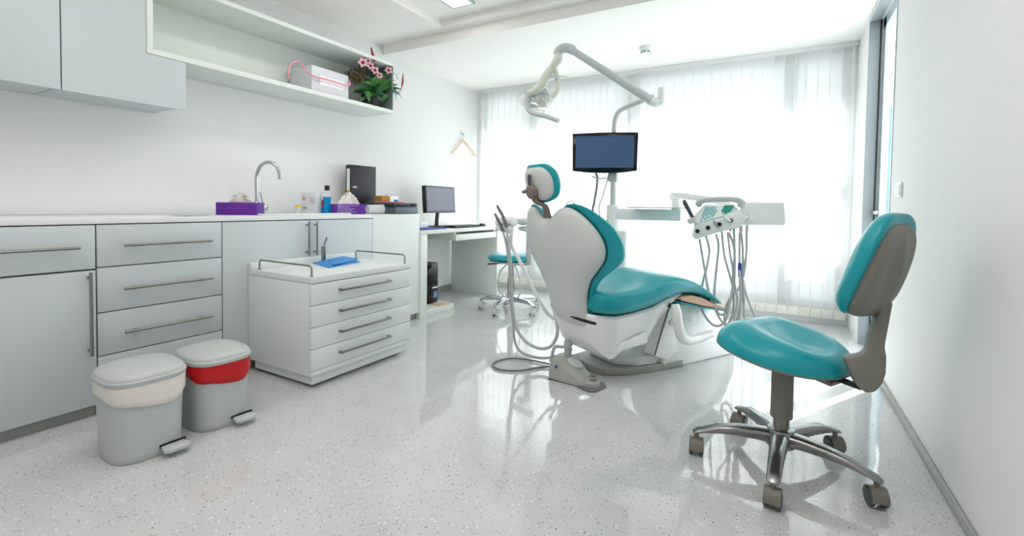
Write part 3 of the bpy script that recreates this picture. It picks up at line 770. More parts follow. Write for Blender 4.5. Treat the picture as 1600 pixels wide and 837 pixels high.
# ------------------------------------------------------------------ pedal bins
def pedal_bin(label, c, rz, hx, hy, H, bag, bagm, drop):
    t = thing('pedal_bin', label, 'bin', c, rz, 'grey pedal bins on the floor')
    ol = lambda k: sell(hx*k, hy*k, 3.0, 56)
    b = B(); loft(b, [[(x, y, z) for x, y in ol(k)] for k, z in ((.84, 0), (.87, .006), (.88, .03), (.93, H*.6), (.965, H*.9), (.97, H-.03))]); obj('body', b, 'bin_grey', t)
    b = B(); loft(b, [[(x, y, z) for x, y in ol(k)] for k, z in ((1.0, H-.034), (1.02, H-.03), (1.02, H-.018), (.99, H-.014), (.985, H-.008), (.93, H+.002), (.75, H+.012), (.4, H+.018), (.08, H+.019))]); obj('lid', b, 'bin_lid', t)
    b = B(); rnd = random.Random(int(c[1]*1000)); rings = []
    for k, zf in ((.985, 0), (1.0, .12), (.995, .4), (1.0, .7), (.985, .93), (.955, 1.)):
        ring = []
        for i, (x, y) in enumerate(ol(k)):
            a = 2*PI*i/56; dd = drop*(1+.22*math.sin(a*2+1.3)+.08*math.sin(a*5)); w = 1+rnd.uniform(-.012, .012)
            ring.append(b.verts.new((x*w, y*w, H-.034-dd*zf)))
        rings.append(ring)
    bridge(b, rings, False); o = obj(bag, b, bagm, t, ang=80)
    yp = hy*.45
    b = B(); box(b, hx*.86, hx*.91, yp-.045, yp+.045, .03, .042); obj('pedal_slot', b, 'black', t)
    b = B(); prism(b, [(hx*.86, yp-.04), (hx*.86+.05, yp-.046), (hx*.86+.064, yp-.03), (hx*.86+.066, yp+.03), (hx*.86+.05, yp+.046), (hx*.86, yp+.04)], lambda x, y, dd: (x, y, dd), .02, .036, bev=.004); obj('pedal', b, 'bin_grey', t)
    return t
pedal_bin('grey pedal bin with a white bag folded over its rim', (-2.213, .872, 0), R(-4), .153, .136, .335, 'bin_bag', 'bag_white', .075)
pedal_bin('grey pedal bin with a red bag folded over its rim', (-2.23, 1.16, 0), R(-4), .153, .129, .325, 'bin_bag', 'bag_red', .075)

# ------------------------------------------------------------------ desk
DT = .77
t = thing('desk', 'white computer desk with open keyboard drawer against the left wall', 'desk', (-3.0, 3.75, 0))
obj('top', bx(XL+.015, -2.69, 3.112, 4.40, DT-.035, DT, bev=.002), 'shelf_white', t, world=True)
obj('side_panel', bx(XL+.015, -2.69, 3.112, 3.20, 0, DT-.036, bev=.002), 'shelf_white', t, world=True)
obj('side_panel', bx(XL+.015, -2.685, 4.37, 4.40, 0, DT-.036, bev=.002), 'shelf_white', t, world=True)
obj('foot_board', bx(XL+.015, -2.69, 3.201, 3.60, 0, .055, bev=.002), 'shelf_white', t, world=True)
b = B(); box(b, -3.15, -2.70, 3.615, 3.63, .655, DT-.036); box(b, -3.15, -2.70, 4.325, 4.34, .655, DT-.036); box(b, -3.15, -2.70, 3.63, 4.325, .655, .668)
dr = obj('drawer', b, 'shelf_white', t, world=True)
obj('drawer_front', bx(-2.70, -2.685, 3.615, 4.34, .652, .712, bev=.001), 'shelf_white', dr, world=True)
# computer tower
t = thing('computer_tower', 'black computer tower standing on the desk foot board', 'computer', (-3.05, 3.47, .055))
obj('case', bx(-3.26, -2.87, 3.37, 3.553, .056, .44, bev=.006), 'black', t, world=True)
obj('front_panel', bx(-2.87, -2.845, 3.372, 3.551, .058, .438, bev=.01), 'black_gloss', t, world=True)
obj('drive_slot', bx(-2.847, -2.842, 3.46, 3.54, .20, .212), 'label_white', t, world=True)
obj('badge_sticker', bx(-2.847, -2.843, 3.48, 3.535, .11, .165), 'pc_blue', t, world=True)
c = P(700, 478, z=.055); c = Vector((-2.80, 3.575, .0555))
single('paper_slip', bx(-2.83, -2.70, 3.40, 3.56, .0555, .057), 'peach', 'pale orange slip of paper lying beside the computer tower', 'paper', base=(-2.77, 3.48, .0555))
# desk monitor
t = thing('desk_monitor', 'small dark grey monitor standing on the white desk', 'monitor', (-3.03, 3.78, DT))
my0, my1 = 3.535, 4.005
Mm = Matrix.Translation((-3.0, 3.77, 1.05)) @ Matrix.Rotation(R(-4), 4, 'Y')
hw_, hh_ = (my1-my0)/2, .135
b = B(); box(b, -.045, 0, -hw_, hw_, -hh_, hh_, bev=.006, mx=Mm); obj('housing', b, 'black', t, world=True)
obj('bezel', bx(.0, .004, -hw_+.003, hw_-.003, -hh_+.002, hh_-.002, mx=Mm), 'dark_grey', t, world=True)
obj('screen', bx(.004, .0055, -hw_+.018, hw_-.018, -hh_+.018, hh_-.016, mx=Mm), 'screen_grey', t, world=True)
obj('stand', tb([(-3.05, 3.77, DT+.01), (-3.045, 3.77, DT+.09), (-3.03, 3.77, .98)], [.03, .026, .03], flat=.5), 'black', t, world=True)
b = B(); prism(b, sell(.09, .13, 2.4, 36, (-3.03, 3.77)), lambda x, y, d: (x, y, d), DT, DT+.012, bev=.003); obj('stand_base', b, 'black', t, world=True)
# keyboard and black tray
t = thing('keyboard', 'black keyboard lying on the white desk before the monitor', 'keyboard', (-2.83, 3.95, DT))
obj('body', bx(-2.88, -2.73, 3.66, 4.10, DT+.001, DT+.018, bev=.004), 'black', t, world=True)
b = B()
for i in range(5):
    for j in range(16): box(b, -2.872+i*.028, -2.848+i*.028, 3.672+j*.0265, 3.694+j*.0265, DT+.018, DT+.024)
obj('keys', b, 'dark_grey', t, world=True)
c = P(752, 345, z=DT)
t = thing('computer_mouse', 'black mouse near the far corner of the desk', 'mouse', (-2.80, 4.24, DT))
b = B(); pillow(b, sell(.035, .056, 2.3, 28), lambda x, y, r: .034*math.sqrt(max(0, 1-r*r))+.002, lambda x, y, r: 0); obj('body', b, 'black', t)
b = B(); box(b, -.002, .002, -.05, -.015, .026, .034); obj('scroll_wheel', b, 'dark_grey', t)
single('folder', bx(-3.10, -2.72, 3.135, 3.52, DT+.0005, DT+.012, bev=.002), 'blue_plug', 'flat dark blue folder on the desk beside the counter end', 'folder', base=(-2.9, 3.3, DT))
b = B(); rbox(b, (-2.93, 3.36, DT+.0125), .12, .16, .05, R(15), bev=.004)
single('paper_stack', b, 'label_white', 'small stack of white paper under the monitor edge', 'paper', base=(-2.93, 3.36, DT+.0125))
c = P(660, 330, x=-3.1); c.z = DT
t = thing('pump_bottle', 'pink pump bottle on the desk behind the monitor edge', 'bottle', (-3.12, 3.42, DT))
obj('body', lt([(.032, 0), (.034, .006), (.034, .10), (.028, .14), (.014, .155), (.013, .17)], (0, 0, 0), 24), 'pink', t)
b = B(); lathe(b, [(.016, .17), (.016, .19), (.006, .195), (.006, .215)], (0, 0, 0), 16); tube(b, [(0, 0, .215), (.03, 0, .215), (.036, 0, .207)], .006); obj('pump_head', b, 'red', t)
b = B(); tube(b, [(-3.29, 3.72, .73), (-3.28, 3.715, .62), P(675, 375, x=-3.2), P(676, 386, x=-3.2), P(678, 390, x=-3.2), P(676, 391, x=-3.2)], .004)
b.free()
b = B(); tube(b, [(-2.98, 3.40, DT-.036), (-2.975, 3.405, .66), (-2.98, 3.41, .60), (-2.965, 3.425, .575), (-2.955, 3.41, .585)], .005)
single('hanging_cable', b, 'black', 'short black cable hanging below the desk top', 'cable', base=(-2.98, 3.40, DT-.036))

# ------------------------------------------------------------------ stools
def caster(bm_f, bm_w, c, ang):
    """twin-wheel caster: fork hood and wheels about a horizontal axle"""
    c = Vector(c); ax = Vector((math.cos(ang), math.sin(ang), 0)); fw = Vector((-ax.y, ax.x, 0))
    for s in (-1, 1):
        lathe(bm_w, [(.022, -.009), (.0285, -.007), (.03, -.003), (.03, .003), (.0285, .007), (.022, .009)], c+ax*s*.019+Vector((0, 0, .03)), 24, axis=ax)
    sec = []
    for k in range(9):
        a = R(-15+k*26.0)
        p = fw*math.cos(a)*.034+Vector((0, 0, .033+math.sin(a)*.037))
        sec.append([c+p-ax*.026, c+p*1+ax*.026])
    t = bmesh.new(); rows = [[t.verts.new(v) for v in s] for s in sec]
    inn = [[t.verts.new(c+Vector((0, 0, .033))+(v-c-Vector((0, 0, .033)))*.86) for v in s] for s in sec]
    for a_, b_ in zip(rows, rows[1:]): t.faces.new([a_[0], a_[1], b_[1], b_[0]])
    for a_, b_ in zip(inn, inn[1:]): t.faces.new([a_[0], b_[0], b_[1], a_[1]])
    for k in range(len(rows)-1):
        for j in (0, 1): t.faces.new([rows[k][j], rows[k+1][j], inn[k+1][j], inn[k][j]])
    for k in (0, -1): t.faces.new([rows[k][0], rows[k][1], inn[k][1], inn[k][0]])
    merge(bm_f, t)
    tube(bm_f, [c+Vector((0, 0, .06)), c+Vector((0, 0, .092))], .009, 10, smooth=0)
def star_base(t, Rr, a0, hub_z, m, end_z=.098, tint='caster_grey'):
    """five sloping legs from a hub, each with its caster; t-local coordinates"""
    b = B(); lathe(b, [(.03, hub_z-.075), (.05, hub_z-.07), (.056, hub_z-.03), (.046, hub_z-.005), (.036, hub_z)], (0, 0, 0), 32); obj('hub', b, m, t)
    for k in range(5):
        a = a0+2*PI*k/5; d_ = Vector((math.cos(a), math.sin(a), 0)); sd = Vector((-d_.y, d_.x, 0)); b = B(); secs = []
        for s, w, zt, zb in ((.03, .036, hub_z-.010, hub_z-.066), (.08, .032, hub_z-.008, hub_z-.058), (.16, .028, hub_z-.012, hub_z-.054), (.23, .025, hub_z-.022, hub_z-.056), (Rr-.025, .023, end_z+.014, end_z-.004), (Rr, .022, end_z+.008, end_z-.012), (Rr+.016, .017, end_z-.006, end_z-.014)):
            zc, hz = (zt+zb)/2, (zt-zb)/2
            secs.append([d_*s+sd*(w*math.copysign(abs(math.cos(q))**.8, math.cos(q)))+Vector((0, 0, zc+hz*math.copysign(abs(math.sin(q))**.8, math.sin(q)))) for q in [2*PI*j/16 for j in range(16)]])
        loft(b, secs); lg = obj('leg', b, m, t)
        bf, bw_ = B(), B(); caster(bf, bw_, d_*(Rr), (.12, -.1, .3, .5, -.35)[k])
        cs = obj('caster', bf, tint, lg)
        merge_b = obj('caster_wheel', bw_, 'dark_grey' if tint == 'caster_grey' else 'hose_light', lg)
# near stool
SC = Vector((.03, 2.08, 0)); sfd = Vector((-.86, .51, 0)).normalized()
t = thing('dental_stool', 'teal dental stool with a grey-backed backrest, beside the bare right wall', 'stool', SC, 0, 'teal stools on five casters')
star_base(t, .305, R(194), .155, 'cast_alloy')
obj('lower_tube', lt([(.028, .14), (.028, .225)], (0, 0, 0), 24), 'steel', t)
obj('column_cover', lt([(.0375, .195), (.039, .198), (.038, .40), (.036, .403)], (0, 0, 0), 32), 'stool_grey', t)
b = B(); lathe(b, [(.02, .40), (.02, .425)], (0, 0, 0), 20); obj('piston', b, 'chrome', t)
ssd = Vector((-sfd.y, sfd.x, 0)); tilt = R(7)
sU = (sfd*math.cos(tilt)+Vector((0, 0, math.sin(tilt)))); sN = sU.cross(ssd)
if sN.z < 0: sN = -sN
def smap(x, y, z): return Vector((0, 0, .455))+sU*x+ssd*y+sN*z
# outline: x forward, y sideways; rounded triangle, broad at the rear
ol = [(p.x, p.y) for p in spline([(.215, 0, 0), (.21, .09, 0), (.165, .175, 0), (.06, .22, 0), (-.07, .21, 0), (-.17, .145, 0), (-.215, .055, 0), (-.215, -.055, 0), (-.17, -.145, 0), (-.07, -.21, 0), (.06, -.22, 0), (.165, -.175, 0), (.21, -.09, 0)], 5, True)]
def st_top(x, y, r):
    h = .066*(1-r**6)**.5 if r < 1 else 0
    return h + .022*math.exp(-((x-.12)/.09)**2)*(1-r**4)*math.exp(-(y/.16)**2) + .016*math.exp(-((abs(y)-.14)/.055)**2)*(1-r**4) - .018*math.exp(-(y/.07)**2-((x+.06)/.10)**2)
b = B(); pillow(b, ol, lambda x, y, r: st_top(x, y, r), lambda x, y, r: -.004, smap, nr=12); obj('seat', b, 'teal', t)
b = B(); pillow(b, [(x*1.0, y*1.0) for x, y in ol], lambda x, y, r: -.0045, lambda x, y, r: -.010-.030*(1-r**4), smap, nr=8); obj('seat_pan', b, 'stool_grey', t)
b = B(); prism(b, [(-.2, -.045), (.06, -.05), (.08, 0), (.06, .05), (-.2, .045)], lambda x, y, d: smap(x, y, d), -.045, -.03, bev=.004); obj('tilt_mechanism', b, 'stool_grey', t)
# rear bracket and backrest (traced on the upright plane through the stool's axis, facing sfd)
def bkp(x, y, off=0.): return PP(x, y, SC-sfd*.295+Vector((0, 0, 0)), Vector((0, -1, 0)))-SC + ssd*off
b = B(); tube(b, [smap(-.17, 0, -.024), smap(-.25, 0, -.02), smap(-.27, 0, -.02)], .016, flat=.6); obj('link', b, 'black', t)
cB = -sfd*.295
def yp(x, y): return P(x, y, y=(SC+cB).y)-SC
spine = [yp(1350, 604), yp(1347, 585), yp(1356, 560), yp(1372, 530), yp(1384, 498), yp(1394, 462)]
b = B()
side_pts = [(1318, 557), (1322, 570), (1332, 592), (1340, 604), (1351, 611), (1364, 609), (1375, 598), (1381, 580), (1382, 555), (1379, 540), (1387, 497), (1392, 470), (1376, 470), (1366, 494), (1358, 520), (1352, 545), (1344, 552), (1330, 554)]
sp2 = [yp(*q) for q in side_pts]
dv = Vector((.18, -.98, 0)).normalized()
t_ = bmesh.new(); f0 = [t_.verts.new(p-dv*.0225) for p in sp2]; f1 = [t_.verts.new(p+dv*.0225) for p in sp2]; bridge(t_, [f0, f1])
bmesh.ops.recalc_face_normals(t_, faces=t_.faces[:]); bmesh.ops.bevel(t_, geom=t_.edges[:], offset=.008, segments=3, profile=.5, affect='EDGES', clamp_overlap=True); merge(b, t_)
obj('back_bracket', b, 'stool_grey', t, ang=50)
# backrest pad: local frame, x along width, y up the pad, z forward
bc = yp(1366, 415); wdir = Vector((.47, .88, 0)).normalized(); fdir0 = Vector((-.88, .47, 0)).normalized(); lean = R(20)
upd = (Vector((0, 0, 1))*math.cos(lean)-fdir0*math.sin(lean)).normalized(); fdir = (fdir0*math.cos(lean)+Vector((0, 0, 1))*math.sin(lean)).normalized()
def bmap(x, y, z): return bc+wdir*x+upd*y+fdir*(z-.9*x*x)
olb = [(p.x, p.y) for p in spline([(0, .185, 0), (.085, .178, 0), (.142, .122, 0), (.16, .01, 0), (.142, -.105, 0), (.085, -.165, 0), (0, -.18, 0), (-.085, -.165, 0), (-.142, -.105, 0), (-.16, .01, 0), (-.142, .122, 0), (-.085, .178, 0)], 5, True)]
b = B(); pillow(b, olb, lambda x, y, r: .05*(1-r**5)**.5 if r < 1 else 0., lambda x, y, r: -.018*(1-r**6)**.5 if r < 1 else 0., bmap, nr=10); obj('backrest', b, 'teal', t)
b = B(); pillow(b, [(x*.9, y*.9-.012) for x, y in olb], lambda x, y, r: -.012, lambda x, y, r: -.016-(.04-.12*y)*((1-r**4)**.5 if r < 1 else 0)-.022*math.exp(-(x/.035)**2)*(1-r**2), bmap, c=(0, -.012), nr=10); obj('backrest_shell', b, 'stool_grey', t)
# far stool with abdominal rest
FC = Vector((-2.2, 3.84, 0))
t = thing('dental_stool', 'round-seated teal stool with a side rest, in front of the desk', 'stool', FC, 0, 'teal stools on five casters')
star_base(t, .285, R(200), .15, 'chrome', tint='hose_light')
obj('column_cover', lt([(.03, .15), (.032, .155), (.032, .30), (.028, .305), (.022, .44)], (0, 0, 0), 28), 'warm_grey', t)
olc = sell(.225, .225, 2.0, 40)
b = B(); pillow(b, olc, lambda x, y, r: .50+.05*(1-r**5)**.5 if r < 1 else .50, lambda x, y, r: .50-.02*((1-r**5)**.5 if r < 1 else 0)); obj('seat', b, 'teal', t)
b = B(); pillow(b, sell(.205, .205, 2, 32), lambda x, y, r: .479, lambda x, y, r: .472-.03*(1-r**2)); obj('seat_pan', b, 'hose_light', t)
b = B(); tube(b, [(0, -.02, .452), (-.1, -.08, .448), (-.19, -.12, .44)], [.006, .006, .008]); obj('height_lever', b, 'dark_grey', t)
pz = [P(827, 392, y=3.78)-FC, P(827, 357, y=3.78)-FC]
b = B(); box(b, pz[0].x-.03, pz[0].x+.03, pz[0].y-.015, pz[0].y+.015, .46, pz[1].z+.02, bev=.006); tube(b, [(0, -.03, .455), (pz[0].x*.6, pz[0].y*.6, .455), (pz[0].x, pz[0].y, .47)], .014); obj('rest_post', b, 'arm_grey', t)
q0, q1, q2 = P(803, 347, y=3.74)-FC, P(818, 347, y=3.70)-FC, P(838, 344, y=3.72)-FC
b = B(); tube(b, [q0, q0.lerp(q1, .4)+Vector((0, 0, .01)), q1+Vector((0, 0, .004)), q2], [.02, .038, .042, .034], flat=.8); obj('side_rest', b, 'unit_grey', t)
b = B(); tube(b, [q0+Vector((.05, .02, -.055)), q1+Vector((.0, .02, -.06)), pz[1]+Vector((0, 0, .0))], [.018, .026, .03]); obj('rest_bracket', b, 'arm_grey', t)
obj('loop_cable', tb([(-.02, -.03, .45), (-.09, -.06, .36), (-.11, -.06, .22), (-.06, -.04, .14)], .006), 'hose_light', t)
obj('loop_cable', tb([(.05, -.03, .45), (.12, -.05, .33), (.13, -.05, .2), (.09, -.03, .13)], .006), 'hose_light', t)

# ------------------------------------------------------------------ dental chair: local x towards the feet, y to its left, z up
CH = Vector((-.924, 2.565, 0)); TH = R(30)
t = chair = thing('dental_chair', 'teal and white dental treatment chair in the middle of the room', 'dental chair', CH, PI/2-TH)
def L(u, v, w_): return Vector((u, -v, w_))
# base pad
b = B(); prism(b, [(.085, -.30), (.075, -.22), (.07, -.05), (.10, .01), (.21, .065), (.40, .095), (.56, .11), (.655, .113), (.665, .0), (.66, -.3), (.3, -.34)], lambda x, y, d: L(x, y, d), 0, .043, bev=.006); obj('base_pad', b, 'pad_grey', t, ang=50)
b = B(); prism(b, [(.19, -.25), (.19, -.02), (.30, .07), (.44, .09), (.5, .07), (.5, -.25)], lambda x, y, d: L(x, y, d), .0435, .10, bev=.01); obj('base_collar', b, 'unit_grey', t, ang=50)
# foot pedestal housing
b = B(); prism(b, [(.50, 0), (1.19, 0), (1.19, .12), (1.08, .31), (.66, .40), (.56, .40), (.52, .30), (.48, .05)], lambda x, z, d: L(x, d, z), -.2, .105, bev=.014); obj('pedestal', b, 'dental_white', t, ang=50)
obj('pedestal_trim', tb([L(.46, .29, .217), L(.60, .27, .205), L(.76, .24, .212)], .005), 'teal', t)
# upright link
b = B(); prism(b, [(.392, .105), (.51, .06), (.60, .11), (.575, .25), (.57, .40), (.515, .40), (.478, .30), (.42, .19)], lambda x, z, d: L(x, d, z), .03, .122, bev=.008); obj('lift_link', b, 'dental_white', t, ang=50)
b = B(); lathe(b, [(.018, 0), (.022, .004), (.022, .008)], L(.527, .1225, .30), 20, axis=(0, -1, 0)); obj('link_bolt', b, 'unit_grey', t)
b = B(); tube(b, [L(.386, .1235, .115), L(.42, .1235, .20), L(.455, .1235, .29), L(.50, .1235, .395)], .004); obj('rubber_seam', b, 'dark_grey', t)
# under-seat body: hull lofted along u
def body_sec(u, ht, hm, hb, zt, zm, zb):
    s = []
    for v, z in ((hb, zb), (hm, zm), (ht, zt-.012), (ht-.012, zt)): s.append(L(u, v, z))
    for v, z in ((-ht+.012, zt), (-ht, zt-.012), (-hm, zm), (-hb, zb)): s.append(L(u, v, z))
    s += [L(u, -hb*.5, zb-.004), L(u, hb*.5, zb-.004)]
    return s
b = B()
loft(b, [body_sec(u, a_, m_, bb_, zt, zm, zb) for u, a_, m_, bb_, zt, zm, zb in (
    (-.165, .15, .14, .09, .43, .385, .36), (-.14, .19, .18, .13, .425, .34, .285), (-.09, .218, .205, .16, .42, .31, .22), (-.03, .235, .225, .185, .413, .30, .172), (.0, .235, .222, .185, .413, .302, .172),
    (.08, .235, .215, .175, .418, .325, .205), (.25, .232, .21, .17, .436, .368, .214), (.33, .225, .20, .15, .458, .388, .28), (.45, .21, .18, .12, .482, .43, .40), (.53, .19, .16, .10, .495, .46, .45))])
obj('seat_body', b, 'dental_white', t, ang=28)
b = B(); prism(b, [(.0, .215), (.23, .235), (.225, .30), (.02, .255)], lambda x, z, d: L(x, d+(.0 if True else 0), z), .198, .214, bev=.004); obj('side_panel', b, 'dental_white', t, ang=50)
b = B(); tube(b, [L(.42, .16, .428), L(.42, .245, .428)], .014, smooth=0); obj('hinge_pin', b, 'dark_grey', t)
# armrest folded down on the right side
b = B(); tube(b, [L(.38, .27, .452), L(.378, .285, .40), L(.385, .29, .34), L(.415, .29, .275), L(.47, .285, .238), L(.56, .275, .228), L(.74, .25, .232)], [.026, .034, .034, .034, .03, .026, .022], flat=.75, up=(0, 1, 0)); obj('armrest', b, 'dental_white', t)
# seat cushion
def seat_sec(u, w_, zt, zb, dip, N=28):
    s = []
    zc = (zt+zb)/2; h = (zt-zb)/2
    for k in range(N):
        a = 2*PI*k/N; ca, sa = math.cos(a), math.sin(a)
        v = w_*math.copysign(abs(ca)**.55, ca); z = zc+h*math.copysign(abs(sa)**.6, sa)
        if sa > 0: z -= dip*(1-(v/w_)**2)
        s.append(L(u, v, z))
    return s
prof = [(-.165, .17, .545, .46, 0), (-.155, .22, .562, .445, .005), (-.13, .25, .572, .43, .015), (-.08, .262, .576, .417, .03), (0, .27, .575, .41, .036), (.1, .27, .577, .415, .036), (.2, .268, .586, .428, .03), (.3, .265, .606, .448, .02), (.375, .262, .617, .468, .012), (.46, .258, .612, .482, .008), (.56, .25, .588, .484, .012), (.66, .24, .545, .468, .016), (.76, .228, .492, .436, .014), (.85, .212, .438, .398, .008), (.91, .19, .405, .380, .003), (.945, .15, .388, .372, 0)]
b = B()
us = [p[0] for p in prof]
secs = []
for i in range(len(prof)-1):
    p0, p1, p2, p3 = prof[max(i-1, 0)], prof[i], prof[i+1], prof[min(i+2, len(prof)-1)]
    for k in range(3):
        q = k/3
        secs.append(seat_sec(*[.5*(2*p1[j]+(p2[j]-p0[j])*q+(2*p0[j]-5*p1[j]+4*p2[j]-p3[j])*q*q+(3*p1[j]-p0[j]-3*p2[j]+p3[j])*q**3) for j in range(5)]))
secs.append(seat_sec(*prof[-1])); loft(b, secs); obj('seat_cushion', b, 'teal', t, ang=60)
b = B(); prism(b, [(.50, .474), (.60, .474), (.70, .448), (.80, .405), (.92, .366), (.92, .355), (.70, .40), (.50, .452)], lambda x, z, d: L(x, d, z), -.18, .212, bev=.003); obj('leg_board', b, 'peach', t)
b = B(); prism(b, [(.49, .446), (.70, .395), (.93, .350), (.93, .342), (.70, .385), (.49, .436)], lambda x, z, d: L(x, d, z), -.19, .216, bev=.002); obj('leg_board_edge', b, 'teal', t)
# backrest (outline x=v, y=height), bent along the spine and wrapped round the patient
def spine_u(z): 
    pts = ((.28, -.15), (.40, -.178), (.50, -.202), (.62, -.24), (.75, -.284), (.94, -.335), (1.05, -.365), (1.3, -.43))
    for (z0, u0), (z1, u1) in zip(pts, pts[1:]):
        if z <= z1: return u0+(u1-u0)*(z-z0)/(z1-z0)
    return pts[-1][1]
half = [(0, .935), (.045, .937), (.10, .975), (.155, .995), (.21, .98), (.27, .93), (.315, .865), (.332, .80), (.315, .735), (.265, .675), (.212, .62), (.176, .56), (.153, .50), (.142, .43), (.138, .385), (.12, .355), (.06, .35)]
outl = [Vector((v*.95+.014, z, 0)) for v, z in half]+[Vector((-v*.95+.014, z, 0)) for v, z in half[::-1][:-1]]
ols = [(p.x, p.y) for p in spline(outl, 4, True)]
def cmap(off):
    def mp(x, y, z): return L(spine_u(y)+.75*x*x+z+off, x, y)
    return mp
sc_c = (0, .69)
def shrink(k, dx=0.): return [(sc_c[0]+(x-sc_c[0])*k, sc_c[1]+(y-sc_c[1])*k) for x, y in ols]
b = B(); pillow(b, ols, lambda x, y, r: .012, lambda x, y, r: -.055*((1-r**5)**.6 if r < 1 else 0)-.0, cmap(0), c=sc_c, nr=14); obj('backrest_shell', b, 'shell_white', t, ang=50)
b = B(); pillow(b, shrink(1.012), lambda x, y, r: .022, lambda x, y, r: .012, cmap(0), c=sc_c, nr=6); obj('backrest_seam', b, 'teal_seam', t)
def fat(k): 
    o = []
    for x, y in ols:
        e = .022+.05*max(0, min(1, (y-.5)/.25))*max(0, min(1, (abs(x)-.1)/.2))
        dx, dy = x, (y-.72)
        n_ = math.hypot(dx, dy); o.append((x+dx/n_*e, y+dy/n_*e*(.55 if y > .72 else .1)))
    return o
b = B(); pillow(b, fat(1), lambda x, y, r: .022+.085*((1-r**5)**.5 if r < 1 else 0)-.02*math.exp(-(x/.12)**2), lambda x, y, r: .022-.0*r, cmap(0.002), c=sc_c, nr=14); obj('backrest_cushion', b, 'teal', t, ang=60)
ca_, sa_ = math.cos(TH), math.sin(TH); AX = Vector((sa_, ca_, 0))
b = B(); tube(b, [PP(x, y, CH-AX*.236, AX) for x, y in ((892, 494.5), (905, 498.5), (918, 502.3), (930, 505.5))], [.004, .008, .009, .008], flat=1.); obj('shell_slot', b, 'black', t, world=True)
# head rest
hc = L(-.385, .0, 1.118); 
def hmap(off):
    ln = R(17); tw = R(0)
    f_ = Vector((math.cos(ln), 0, math.sin(ln))); u_ = Vector((-math.sin(ln), 0, math.cos(ln))); s_ = Vector((0, -1, 0))
    return lambda x, y, z: hc+s_*x+u_*y+f_*(z+off+1.2*x*x)
oh = [(p.x, p.y) for p in spline([(0, .105, 0), (.08, .10, 0), (.13, .055, 0), (.14, -.01, 0), (.115, -.075, 0), (.06, -.10, 0), (0, -.105, 0), (-.06, -.10, 0), (-.115, -.075, 0), (-.14, -.01, 0), (-.13, .055, 0), (-.08, .10, 0)], 4, True)]
b = B(); pillow(b, oh, lambda x, y, r: .055*((1-r**4)**.5 if r < 1 else 0), lambda x, y, r: -.012*((1-r**4)**.5 if r < 1 else 0), hmap(0), nr=10); hr = obj('headrest', b, 'teal', t)
b = B(); pillow(b, [(x*.86, y*.86) for x, y in oh], lambda x, y, r: -.008, lambda x, y, r: -.012-.026*((1-r**4)**.5 if r < 1 else 0), hmap(0), nr=8); obj('headrest_shell', b, 'shell_white', hr)
hm = hmap(0)
b = B(); tube(b, [hm(0, .06, -.045), hm(0, .03, -.055), hm(0, -.02, -.058)], .011, flat=.6); obj('headrest_track', b, 'dark_grey', hr)
b = B(); lathe(b, [(.034, -.012), (.038, 0), (.036, .02), (.02, .03)], hm(.0, -.03, -.05), 24, axis=hm(0, 0, -1)-hm(0, 0, 0)); tube(b, [hm(-.02, -.02, -.07), hm(-.06, -.025, -.075)], [.012, .009]); obj('headrest_knob', b, 'warm_grey', hr)
b = B(); tube(b, [hm(0, -.04, -.05), hm(0, -.085, -.045), L(-.345, 0, 1.0), L(-.325, 0, .95), L(-.31, 0, .90)], [.024, .024, .027, .03, .03], flat=.45, up=(1, 0, 0)); obj('headrest_stem', b, 'warm_grey', t)

# ------------------------------------------------------------------ unit column behind the chair
UY = 3.5
cx = P(957, 340, y=UY).x
t = thing('dental_unit', 'white unit column with pole rising behind the chair', 'column', (cx, UY, 0))
bx0 = P(978, 390, y=UY-.08).x
obj('cabinet', bx(cx-.13, bx0, UY-.08, UY+.16, 0, P(960, 360, y=UY-.08).z, bev=.02, seg=3), 'unit_white', t, world=True)
b = B(); zc0, zc1 = P(957, 361, y=UY).z, P(957, 320, y=UY).z
lathe(b, [(.046, zc0-.03), (.046, zc1-.004), (.042, zc1)], (cx, UY, 0), 28); obj('housing', b, 'unit_white', t, world=True)
ptop = P(958.5, 205, y=UY).z
obj('pole', lt([(.022, zc1), (.022, ptop-.05)], (cx, UY, 0), 20), 'unit_grey', t, world=True)
b = B(); sw = P(893, 320, y=UY); tube(b, [P(885, 335, y=UY+.1), P(885.5, 320, y=UY+.1), P(889, 314.5, y=UY+.1), P(894, 314.5, y=UY+.1), P(898, 320, y=UY+.1), P(898, 326, y=UY+.1)], .008); tube(b, [P(885, 335, y=UY+.1), P(886, 400, y=UY+.1)], .008); 
obj('cup_filler_spout', b, 'unit_white', t, world=True)
b = B(); lathe(b, [(.02, -.05), (.11, -.03), (.125, .0), (.115, -.004), (.03, -.035)], P(890, 352, y=UY+.1), 28); tube(b, [P(890, 358, y=UY+.1), Vector((cx-.1, UY+.08, .70))], .03); obj('spittoon_bowl', b, 'unit_white', t, world=True)
gc = P(948, 352, y=UY-.06)
b = B(); lathe(b, [(.024, 0), (.032, .075), (.03, .075), (.022, .003)], (gc.x-.02, UY-.03, P(960, 360, y=UY-.08).z), 20)
single('drinking_cup', b, 'green_cup', 'pale green cup on the white unit column', 'cup', base=(gc.x-.02, UY-.03, P(960, 360, y=UY-.08).z))
